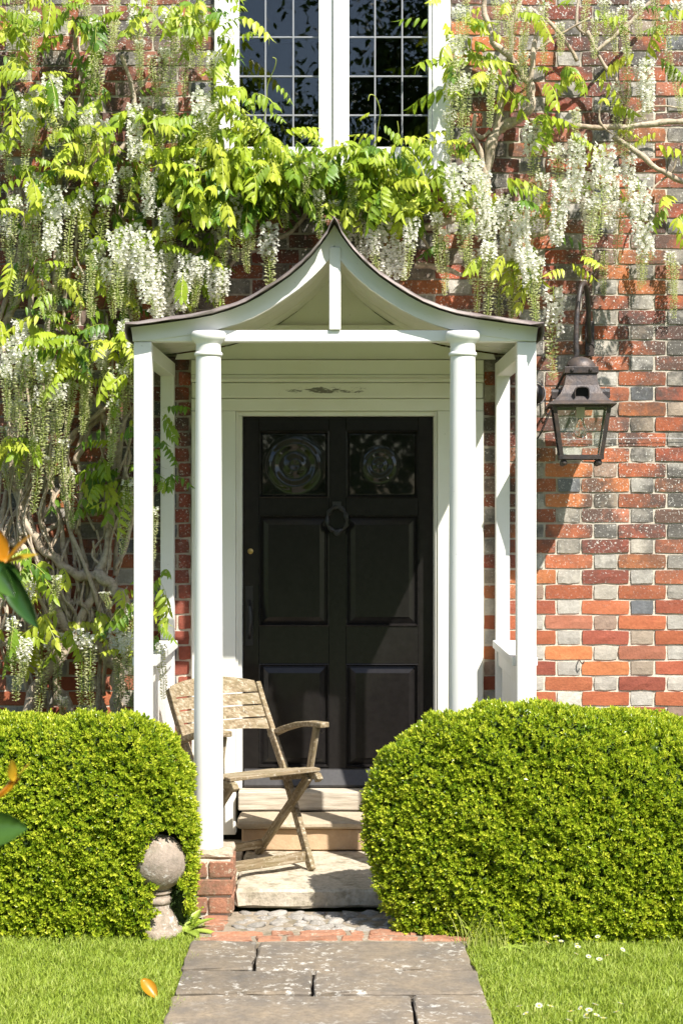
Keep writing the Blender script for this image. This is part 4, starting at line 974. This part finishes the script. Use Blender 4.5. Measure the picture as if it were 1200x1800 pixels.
RAC = [ # upper left
 (90, 130, 275, 'm'), (50, 175, 300, 'm'), (160, 185, 285, 'm'), (238, 178, 285, 'w'), (205, -30, 100, 'g'), (265, -40, 70, 'g'), (168, 30, 165, 'g'), (300, 15, 175, 't'), (355, 20, 130, 't'), (330, 60, 170, 'g'), (245, 70, 150, 'g'), (20, 60, 170, 'g'), (60, 20, 120, 'g'), (290, 80, 190, 't'), (330, 30, 120, 't'), (375, 90, 230, 't'), (352, 155, 270, 'w'), (372, 175, 275, 't'), (300, 170, 260, 'g'), (280, 200, 310, 'g'), (190, 210, 300, 'm'), (8, 230, 320, 'm'), (45, 180, 260, 'w'), (150, 190, 260, 'w'),
 (60, 320, 455, 'm'), (95, 325, 450, 'w'), (190, 292, 445, 'm'), (262, 300, 380, 'w'), (290, 360, 450, 'w'), (238, 390, 500, 'w'), (205, 400, 520, 'w'), (412, 335, 460, 'm'), (474, 388, 510, 'w'), (500, 300, 400, 't'), (540, 285, 340, 't'), (150, 330, 460, 't'), (125, 350, 470, 't'), (25, 340, 460, 't'), (45, 400, 520, 'g'), (75, 420, 560, 'g'), (110, 440, 560, 'g'), (170, 420, 560, 't'), (140, 470, 580, 'g'), (315, 230, 330, 'g'), (285, 260, 350, 'g'), (255, 250, 340, 't'), (220, 290, 380, 't'), (335, 280, 350, 'g'),
 (245, 400, 545, 'w'), (272, 440, 560, 'w'), (300, 440, 555, 'w'), (328, 445, 548, 'w'), (350, 450, 540, 'm'), (392, 470, 535, 'w', 7.5), (375, 460, 530, 'w', 7.55), (215, 440, 560, 'm'), (232, 430, 570, 'm'), (160, 445, 560, 'g'), (190, 450, 560, 'm'), (390, 370, 480, 't'), (430, 400, 480, 't'), (445, 330, 440, 'g'),
 # above the porch
 (635, 375, 470, 'w'), (655, 400, 480, 'w'), (682, 370, 500, 'w'), (700, 420, 490, 'w'), (725, 380, 495, 'm'), (610, 380, 440, 'w'), (590, 350, 410, 't'), (560, 330, 420, 't'), (620, 310, 380, 't'), (640, 330, 400, 'm'),
 # right
 (798, 285, 460, 'm'), (832, 272, 390, 'w'), (845, 300, 420, 'w'), (865, 350, 470, 'w'), (885, 340, 450, 'm'), (915, 350, 470, 'w'), (900, 380, 560, 'm'), (937, 212, 330, 'w'), (1014, 235, 355, 'w'), (985, 310, 430, 'w'), (1030, 300, 410, 'w'), (1062, 250, 430, 'm'), (1076, 290, 400, 'w'), (1120, 310, 460, 'w'), (1105, 270, 380, 'm'), (1137, 100, 200, 'w'), (940, 330, 450, 'm'), (955, 300, 420, 't'), (975, 250, 400, 't'), (1040, 340, 470, 't'), (1090, 350, 470, 't'), (1130, 400, 500, 't'), (820, 390, 500, 't'), (765, 370, 480, 't'), (780, 400, 520, 'g'), (860, 420, 560, 't'), (880, 440, 575, 't'), (925, 430, 570, 'm'), (945, 450, 560, 't'), (840, 440, 550, 't'), (905, 430, 560, 't'), (972, 502, 668, 'm', 7.75), (1062, 440, 520, 'g', 7.93), (1126, 440, 510, 'g', 7.93), (1178, 440, 560, 'g', 7.93), (1185, 460, 530, 'g', 7.93),
 (905, -20, 95, 'g'), (925, 10, 120, 'g'), (955, 0, 112, 'g'), (985, 40, 100, 'g'), (1045, 30, 105, 'g'), (1075, 20, 95, 'g'), (1095, 10, 110, 'g'), (1120, 0, 70, 't'), (1168, 20, 145, 'g'), (1190, 0, 70, 't'), (795, 140, 270, 't'), (810, 90, 225, 'g'), (822, 130, 250, 't'), (865, 120, 225, 'g'), (790, 190, 300, 't'), (805, 10, 90, 't'), (820, -20, 70, 'g'), (870, -30, 60, 'g'), (888, -10, 90, 'g'), (1060, -10, 70, 't'), (1030, -20, 60, 'g'), (1150, -20, 60, 'g'), (800, 60, 140, 'm'), (1110, 190, 280, 'g'), (1010, 190, 260, 'g'), (1190, 130, 200, 'g'),
 # left flank
 (15, 585, 745, 'm'), (40, 600, 765, 't'), (80, 630, 785, 't'), (100, 690, 835, 'g'), (128, 670, 770, 'g'), (150, 640, 765, 'g'), (72, 760, 905, 'g'), (112, 770, 885, 'g'), (145, 635, 735, 'g'), (210, 640, 805, 'g'), (226, 840, 975, 'g'), (170, 575, 650, 'w'), (55, 590, 700, 'm'), (30, 700, 860, 'g'), (8, 640, 740, 't'), (60, 700, 820, 'g'), (120, 600, 700, 't'), (105, 670, 750, 'm'), (185, 610, 700, 't'), (218, 560, 680, 't'), (230, 600, 720, 'g'), (200, 700, 820, 'g'), (35, 560, 640, 'w'), (85, 800, 860, 'g'), (120, 820, 930, 'g'), (270, 890, 985, 'g', 7.2),
 (22, 1085, 1235, 'g'), (45, 1120, 1205, 'm'), (78, 1100, 1255, 't'), (105, 1110, 1235, 'g'), (142, 1105, 1255, 't'), (157, 1115, 1258, 'g'), (205, 1098, 1225, 'm'), (222, 1110, 1265, 't'), (213, 1120, 1250, 't'), (100, 1010, 1080, 'g'), (50, 1015, 1060, 'w'), (185, 1040, 1070, 'g'), (232, 1060, 1190, 'g'), (110, 1225, 1265, 'g'), (240, 1130, 1260, 'g', 7.15), (282, 1130, 1230, 'g', 7.2)]
for q in RAC:
    if q[3] == 'w' and random.random() < .3: q = q[:2]+(q[2]+25, 'm')+q[4:]
    rac(*q)
for i in range(46):                                    # fill-in of budding clusters in the upper left
    x, y = random.uniform(-10, 390), random.uniform(-40, 480)
    if x > 330 and y < 260: continue
    rac(x, y, y+random.uniform(80, 140), random.choice('ggttm'), random.uniform(7.78, 7.9))
for i in range(8):
    x, y = random.uniform(-5, 228), random.uniform(520, 760); rac(x, y, y+random.uniform(80, 150), random.choice('ggt'), random.uniform(7.78, 7.9))
for i in range(5):
    x, y = random.uniform(800, 1200), random.uniform(-30, 380); rac(x, y, y+random.uniform(70, 130), random.choice('ggt'), random.uniform(7.8, 7.92))
# ---- pinnate leaves
def wleaf_arrays(Ln, seed, nl=6, droop=.6):
    r = random.Random(seed); V = []; F = []; MI = []
    def ax(t): return Vector((Ln*t*(1-.12*droop*t), .02*Ln*math.sin(t*2+seed), Ln*(.10*t-.62*droop*t*t)))
    for i in range(6):
        A, B = ax(i/6), ax((i+1)/6); w_ = .0014
        n = len(V); V += [A+Vector((0, w_, 0)), A-Vector((0, w_, 0)), B-Vector((0, w_, 0)), B+Vector((0, w_, 0))]; F.append((n, n+1, n+2, n+3)); MI.append(1)
    def leaflet(A, d, nrm, L):
        W = L*r.uniform(.17, .23); s = d.cross(nrm).normalized(); n = len(V); fold = nrm*(L*.05)
        c1, c2 = A+d*L*.28-nrm*L*.01, A+d*L*.62-nrm*L*.06
        V.extend([A, c1+s*W*.92+fold, c1, c1-s*W*.92+fold, c2+s*W*.8+fold*.6, c2, c2-s*W*.8+fold*.6, A+d*L-nrm*L*.20])
        for q in ((0, 2, 1, 1), (0, 3, 2, 2), (1, 2, 5, 4), (2, 3, 6, 5), (4, 5, 7, 7), (5, 6, 7, 7)):
            F.append(tuple(n+k for k in q)); MI.append(0)
    for k in range(nl):
        t = .28+.66*k/(nl-1); A = ax(t); T = (ax(min(t+.05, 1))-ax(t-.05)).normalized(); up = T.cross(Vector((0, 1, 0))); up = -up if up.z < 0 else up
        L0 = Ln*(.34-.06*abs(k/(nl-1)-.45)*2)*r.uniform(.88, 1.1)
        for sg in (-1, 1):
            d = (T*.5+Vector((0, sg, 0))*.7-up*(.15+.25*r.random())-Vector((0, 0, .25+.5*r.random()))).normalized(); leaflet(A, d, (up+Vector((0, sg*.25, 0))+Vector((r.uniform(-.3, .3),)*3)).normalized(), L0)
    A = ax(1); T = (ax(1)-ax(.93)).normalized(); up = Vector((0, 1, 0)).cross(T); leaflet(A, (T-Vector((0, 0, .25))).normalized(), up.normalized(), Ln*.30)
    V = np.array([tuple(v) for v in V]); tri = []; mi = []
    for q, m_ in zip(F, MI):
        if q[2] == q[3]: tri.append(q[:3]); mi.append(m_)
        else: tri += [(q[0], q[1], q[2]), (q[0], q[2], q[3])]; mi += [m_, m_]
    return V, np.array(tri), np.array(mi)
LV = [wleaf_arrays(.20+.012*(i % 4), 20+i, 4+(i % 3), .45+.13*(i % 4)) for i in range(10)]
LMe = {k: [np_mesh('leaf', v, t, [M[k], M['petiole']], np.full(len(v), (i*.37) % 1*.5), mi) for i, (v, t, mi) in enumerate(LV)] for k in ('wleaf', 'wleaf_old_shade')}
leaves = []
def cluster(cx, cy, rx, ry, n, old=.15, d=(7.56, 7.88), s=(.65, 1.05)):  # old: share of darker leaves, partly painted shade
    n = int(n*(.70 if not (330 < cx < 740 and cy < 400) else .95)+.5)
    for _ in range(n):
        a = random.random()*6.283; q = math.sqrt(random.random()); x, y = cx+rx*q*math.cos(a), cy+ry*q*math.sin(a)
        dist = random.uniform(*d); k = 'wleaf_old_shade' if random.random() < old else 'wleaf'
        leaves.append((P(x, y, dist), (random.uniform(-.5, .5), random.uniform(-.35, .75), R(random.uniform(-185, 5))), random.uniform(*s), k, dist))
CL = [(60, 10, 80, 30, 26), (20, 60, 40, 50, 12), (130, 40, 50, 30, 12, .7), (230, 10, 60, 30, 12), (310, 20, 50, 30, 10), (370, 30, 40, 40, 16), (400, 80, 25, 60, 12), (60, 150, 60, 50, 20), (20, 240, 40, 60, 16), (110, 200, 40, 40, 10), (180, 180, 40, 40, 8), (250, 230, 60, 50, 18), (320, 220, 50, 60, 24), (400, 190, 40, 50, 26), (430, 240, 60, 30, 30), (380, 280, 90, 40, 44), (470, 280, 80, 35, 44), (560, 270, 80, 32, 48), (640, 285, 70, 28, 40), (700, 270, 60, 30, 26), (430, 330, 90, 35, 36, .6), (360, 330, 60, 40, 26, .5), (300, 300, 50, 40, 18, .3), (560, 320, 60, 25, 20, .6), (650, 330, 60, 20, 22), (700, 350, 50, 25, 22), (620, 370, 40, 15, 12), (150, 270, 60, 40, 16), (60, 310, 60, 40, 16), (110, 330, 60, 30, 10), (210, 330, 40, 40, 12), (270, 400, 50, 40, 16), (190, 420, 40, 50, 12), (120, 480, 50, 40, 10), (40, 420, 40, 60, 10), (360, 420, 40, 40, 14), (330, 480, 40, 25, 10), (200, 510, 30, 40, 10), (40, 560, 50, 30, 10), (80, 590, 50, 30, 14), (150, 600, 50, 30, 18), (205, 590, 25, 40, 14), (110, 640, 40, 30, 10), (200, 640, 30, 40, 10), (20, 780, 30, 30, 6), (60, 770, 30, 25, 5), (180, 830, 45, 30, 16), (205, 870, 30, 30, 12), (215, 740, 20, 40, 8, .5), (40, 980, 50, 25, 16), (70, 1000, 40, 20, 10), (80, 1090, 50, 25, 16), (190, 1080, 40, 25, 14), (215, 1040, 20, 30, 8), (30, 1100, 40, 20, 8), (130, 1100, 30, 20, 6), (225, 1130, 15, 30, 5),
      (800, 100, 30, 40, 14), (790, 30, 25, 40, 10), (830, 150, 40, 40, 16), (850, 110, 30, 30, 8), (790, 250, 40, 30, 16), (1000, 140, 60, 20, 16, .2), (1020, 120, 30, 20, 10), (940, 215, 30, 15, 10), (980, 220, 30, 12, 8), (1060, 180, 30, 20, 5), (900, 175, 20, 20, 4), (860, 330, 30, 20, 8), (820, 340, 40, 30, 10), (930, 470, 25, 20, 6), (950, 360, 20, 20, 5), (1080, 250, 40, 20, 6), (1150, 250, 30, 30, 5), (1190, 370, 25, 30, 9), (1195, 150, 20, 30, 5), (1150, 60, 40, 40, 9), (1080, 20, 60, 20, 8), (960, 20, 40, 20, 7), (880, 10, 30, 25, 8), (760, 320, 40, 20, 14), (1070, 330, 20, 20, 4), (870, 440, 40, 30, 8), (1000, 470, 40, 30, 4), (1180, 30, 30, 30, 6)]
for c in CL:
    if c[0] > 790 and c[1] < 260: c = c[:4]+(int(c[4]*.6),)+c[5:]
    if c[0] < 260 and c[1] > 940: c = c[:4]+(int(c[4]*.7),)+c[5:]
    cluster(*c)
for cx, cy, rx, ry, n in ((120, 120, 130, 120, 36), (330, 250, 90, 70, 26), (480, 330, 130, 45, 34), (140, 330, 150, 90, 36), (250, 440, 110, 60, 18), (110, 560, 110, 60, 20), (180, 850, 50, 60, 10), (650, 350, 80, 25, 14), (830, 130, 40, 90, 10), (870, 400, 90, 60, 10)):
    cluster(cx, cy, rx, ry, n, 1.0, (7.84, 7.95), (.7, 1.0))  # all-dark leaves near the wall: deep foliage shade put into their colour
cluster(285, 720, 15, 12, 4, .9, (7.3, 7.6), (.6, .9)); cluster(290, 830, 20, 25, 7, .8, (7.3, 7.6), (.6, .9)); cluster(290, 780, 20, 15, 4, .9, (7.3, 7.6), (.6, .9)); cluster(285, 1020, 14, 25, 7, .5, (7.2, 7.5), (.6, .9)); cluster(280, 1100, 12, 15, 4, .5, (7.2, 7.5), (.6, .8)); cluster(250, 1040, 14, 40, 6, .4, (7.2, 7.5), (.6, .9))
leaves.sort(key=lambda q: q[4]+random.uniform(-.12, .12))
AV = []; AF = []; AM = []; AR = []; nn = 0
for i, (p, rot, s, k, _) in enumerate(leaves):
    vi = random.randrange(10)
    if i < 300: wlink('leaf', LMe[k][vi], p, rot, (s, s, s))
    else:
        v, t, mi = LV[vi]; Mx = np.array(Euler(rot).to_matrix())*s
        AV.append(v @ Mx.T+np.array(p)); AF.append(t+nn); AM.append(np.where(mi == 1, 1, 2 if k == 'wleaf_old_shade' else 0)); AR.append(np.full(len(v), random.random())); nn += len(v)
o = link('foliage', np_mesh('wisteria_foliage', np.concatenate(AV), np.concatenate(AF), [M['wleaf'], M['petiole'], M['wleaf_old_shade']], np.concatenate(AR), np.concatenate(AM)), wis, -WO); o['kind'] = 'stuff'
# fix branch placement: stems were built in world space
for o in wis.children:
    if o.name.split('.')[0] in ('branch', 'trunk'): o.location = -WO
# tendrils across the window
def tendril(pts):
    b = MB(); b.tube(smooth_path([P(*q) for q in pts]), .0022, 6); o = b.obj('tendril', M['petiole'], wis); o.location = -WO
tendril([(455, 240, 7.75), (468, 190, 7.7), (470, 150, 7.66), (482, 120, 7.62), (485, 104, 7.6), (479, 100, 7.6)]); tendril([(660, 262, 7.75), (664, 225, 7.7), (668, 195, 7.66), (660, 170, 7.62), (650, 166, 7.6), (647, 176, 7.6)]); tendril([(690, 262, 7.75), (700, 235, 7.7), (698, 212, 7.68)])
for px, py, d, rz, s in ((478, 145, 7.64, -20, .55), (472, 165, 7.66, -150, .5), (470, 195, 7.68, -40, .6), (664, 215, 7.66, -10, .6), (662, 235, 7.7, -160, .75), (655, 195, 7.66, -170, .35), (700, 232, 7.68, -100, .4)):
    wlink('leaf', random.choice(LMe['wleaf']), P(px, py, d), (0, .3, R(rz)), (s, s, s))
# ------------------------------------------------------------------ small things
def blade_leaf(Ln, W, bend=.3, n=7, fold=.12):
    V = []; F = []
    for i in range(n+1):
        t = i/n; w_ = W*math.sin(math.pi*min(1, t*.93+.07))**.8*(1 if t < 1 else 0.02)
        x = Ln*t; z = -bend*Ln*t*t
        V += [(x, -w_, z+fold*w_), (x, 0, z), (x, w_, z+fold*w_)]
    for i in range(n):
        a = i*3; F += [(a, a+3, a+4, a+1), (a+1, a+4, a+5, a+2)]
    return V, F
def leafobj(name, mat, Ln, W, bend, parent, loc, rot, rv=.5, thick=.0007):
    V, F = blade_leaf(Ln, W, bend); n = len(V); rim = [i*3 for i in range(8)]+[7*3+1]+[i*3+2 for i in range(7, -1, -1)]+[1]
    V2 = [(x, y, z-thick) for x, y, z in V]; F2 = F+[tuple(n+q for q in reversed(f_)) for f_ in F]
    for i in range(len(rim)): q, q2 = rim[i], rim[(i+1) % len(rim)]; F2.append((q, q2, n+q2, n+q))
    me = np_mesh(name, V+V2, F2, mat, [rv]*(2*n), smooth=True); return link(name, me, parent, loc, rot)
# broad pale plant beside the stone ball
hp = thing('young_hosta', 'pale broad leaved seedling plant beside the stone ball pedestal', 'plant', (-.625, -1.40, -.03))
for rz, ry, L_, bd in ((-15, -.35, .15, .45), (20, -.75, .12, .4), (-60, -.5, .11, .5), (160, -.8, .10, .4), (-100, -.3, .09, .5), (60, -.9, .12, .3)):
    leafobj('leaf', M['hosta'], L_, .026, bd, hp, (0, 0, .012), (0, ry, R(rz)), random.random())
hp2 = thing('dandelion_rosette', 'pale weed rosette at the foot of the right hedge', 'weed', (.66, -1.63, -.03))
for i in range(6): leafobj('leaf', M['hosta'], random.uniform(.06, .10), .009, .4, hp2, (0, 0, .012), (0, -.35, R(-150+i*50)), random.random())
# fallen leaf
fo = leafobj('fallen_leaf', M['orangeleaf'], .085, .024, .25, None, P(250, 1722, 5.74)+Vector((0, 0, 0)), (.5, .55, R(-38)), .25)
fo.location.z = .042; tag(fo, 'orange fallen leaf lying on the grass beside the path', 'leaf')
# daisies
def daisy_mesh():
    b = MB()
    for k in range(13):
        a = 2*math.pi*k/13; c, s_ = math.cos(a), math.sin(a); t = .0022
        b.add([(c*.003, s_*.003, 0), (c*.008-s_*t, s_*.008+c*t, .001), (c*.0125, s_*.0125, .0025), (c*.008+s_*t, s_*.008-c*t, .001)], [(0, 1, 2, 3)], 0)
    b.lathe([(.0045, 0), (.004, .002), (.002, .003)], (0, 0, 0), 8, 1); b.tube([(0, 0, -.045), (.001, 0, -.02), (0, 0, 0)], .0009, 5, 2)
    return b.mesh('daisy', [M['petal'], M['yellow'], M['petiole']])
DM = [daisy_mesh() for _ in range(3)]
DA = [(913, 1775), (947, 1774), (967, 1775), (924, 1788), (1003, 1784), (1020, 1778), (1035, 1782), (1030, 1790), (1048, 1791), (1046, 1772), (1090, 1770), (1083, 1785), (1030, 1796), (977, 1652), (1013, 1665), (1050, 1652), (1012, 1682), (1034, 1687), (1053, 1692), (1067, 1685), (1094, 1675), (1015, 1670), (986, 1660), (962, 1662), (1060, 1796), (1000, 1800)]
for i, (px, py) in enumerate(DA):
    d = FPX*(CAM_H-.02)/(py-890); p = P(px, py, d)+Vector((0, 0, .010)); s = random.uniform(.85, 1.2); near = py > 1740
    o = link('daisy', random.choice(DM), None, p, (R(random.uniform(10, 38)), R(random.uniform(-20, 20)), random.random()*6), (s, s, s))
    tag(o, 'small white daisy in the open lawn away from the hedge' if near else 'small white daisy in the grass close to the right hedge', 'daisy', 'daisies on the open lawn' if near else 'daisies by the right hedge')
# glossy shrub reaching in from the left, close to the camera
sh = thing('glossy_shrub', 'blurred glossy shrub with orange young leaves close by at the left edge', 'shrub', (-.80, -5.35, -.03))
SO = Vector((-.80, -5.35, -.03)); Sp = lambda px, py, d: P(px, py, d)-SO
b = MB(); b.tube(smooth_path([(0, 0, 0), (-.03, .02, .4), (-.01, 0, .8), Sp(-90, 1500, 2.65), Sp(-60, 1250, 2.65), Sp(-30, 1050, 2.65), Sp(6, 985, 2.62)]), [.014]*10+[.008]*14+[.004]*7, 8); b.obj('stem', M['twig'], sh)
b = MB(); b.tube(smooth_path([Sp(-88, 1480, 2.65), Sp(-40, 1425, 2.62), Sp(-5, 1400, 2.60), Sp(15, 1380, 2.6), Sp(26, 1360, 2.6)]), .003, 6); b.obj('twig', M['orangeleaf'], sh)
def shleaf(mat, a, c, W, bend=.15, roll=0):
    A, B = Sp(*a), Sp(*c); d = B-A; L_ = d.length; q = d.to_track_quat('X', 'Z').to_euler(); o = leafobj('leaf', M[mat], L_, W, bend, sh, A, q, random.random()); o.rotation_euler.rotate_axis('X', roll); return o
shleaf('orangeleaf', (10, 988, 2.62), (48, 935, 2.58), .009, .1, 1.0); shleaf('orangeleaf', (10, 988, 2.62), (-8, 930, 2.6), .014, .1, 1.3); shleaf('orangeleaf', (10, 988, 2.62), (62, 968, 2.6), .006, .15, .8)
shleaf('glossleaf', (-5, 985, 2.62), (58, 1102, 2.56), .019, .1, 1.2); shleaf('glossleaf', (-25, 1000, 2.62), (34, 1012, 2.6), .022, .2, 1.0); shleaf('glossleaf', (-10, 995, 2.64), (8, 1040, 2.55), .016, .2, 1.0); shleaf('glossleaf', (-60, 1150, 2.65), (-12, 1230, 2.6), .02)
shleaf('orangeleaf', (26, 1372, 2.6), (16, 1335, 2.58), .011, .1, 1.3); shleaf('orangeleaf', (26, 1374, 2.6), (48, 1338, 2.58), .009, .1, .6); shleaf('orangeleaf', (-2, 1402, 2.6), (34, 1365, 2.6), .006, .1, .9)
shleaf('glossleaf', (-60, 1465, 2.64), (36, 1452, 2.58), .030, .15, 1.2); shleaf('glossleaf', (-70, 1510, 2.64), (-5, 1560, 2.6), .025, .15, 1.0)
# ------------------------------------------------------------------ garden trees on the far side of the lawn (seen in the glass)
def tree_mesh(seed, h, rad):
    r = np.random.default_rng(seed); N = 24000
    cl = r.normal(0, 1, (46, 3)); cl /= np.linalg.norm(cl, axis=1)[:, None]; cl *= r.uniform(.35, 1, (46, 1))
    cl = cl*np.array([rad, rad, h*.36])+np.array([0, 0, h*.60]); idx = r.integers(0, 46, N)
    p = cl[idx]+r.normal(0, .28*rad*.6, (N, 3)); n = r.normal(0, 1, (N, 3)); n /= np.linalg.norm(n, axis=1)[:, None]; t = np.cross(n, r.normal(0, 1, (N, 3))); t /= np.linalg.norm(t, axis=1)[:, None]; u = np.cross(n, t); s = r.uniform(.07, .17, N)[:, None]
    V = np.stack([p-t*s, p+u*s*.45, p+t*s, p-u*s*.45], 1).reshape(-1, 3); B = np.arange(N)[:, None]*4
    return np_mesh('crown', V, B+np.array([[0, 1, 2, 3]]), M['treeleaf'], np.repeat(r.random(N), 4)), cl
for k, (x, y, h, rad, lb) in enumerate(((3.4, -33, 21, 4.2, 'tallest leafy tree beyond the lawn opposite the window'), (-3.6, -36, 15.0, 3.8, 'leafy tree beyond the lawn opposite the door'), (-10.5, -34, 10, 3.8, 'shortest leafy tree beyond the lawn opposite the wisteria'), (-18, -37, 12, 4.5, 'leafy tree beyond the lawn past the shortest tree'), (12.5, -35, 13, 4.4, 'leafy tree beyond the lawn past the tallest tree'))):
    t = thing('garden_tree', lb, 'tree', (x, y, -.03), 0, 'trees across the garden'); me, cl = tree_mesh(40+k, h, rad); link('crown', me, t)['kind'] = 'stuff'
    b = MB(); b.tube([(0, 0, 0), (.1, 0, h*.3), (0, .1, h*.55), (0, 0, h*.8)], [.30, .22, .16, .05], 10)
    for q in cl[:9]: b.tube([(0, 0, h*.32), Vector(q)*.6+Vector((0, 0, h*.16)), q], [.12, .07, .02], 6)
    b.obj('trunk', M['bark'], t)
gh = thing('garden_hedge', 'long tall dark hedge closing the far side of the lawn', 'hedge', (0, -29, -.03)); r_ = np.random.default_rng(9); N = 42000
p = np.stack([r_.uniform(-24, 24, N), r_.normal(0, .5, N), 5.6*r_.random(N)**.8], 1); p[:, 2] *= 1+.12*np.sin(p[:, 0]*1.3)*np.sin(p[:, 0]*.47); n = r_.normal(0, 1, (N, 3)); n /= np.linalg.norm(n, axis=1)[:, None]; t = np.cross(n, r_.normal(0, 1, (N, 3))); t /= np.linalg.norm(t, axis=1)[:, None]; u = np.cross(n, t); s = r_.uniform(.1, .22, N)[:, None]
o = link('foliage', np_mesh('foliage', np.stack([p-t*s, p+u*s*.5, p+t*s, p-u*s*.5], 1).reshape(-1, 3), np.arange(N)[:, None]*4+np.array([[0, 1, 2, 3]]), M['treeleaf'], np.repeat(r_.random(N), 4)), gh); o['kind'] = 'stuff'
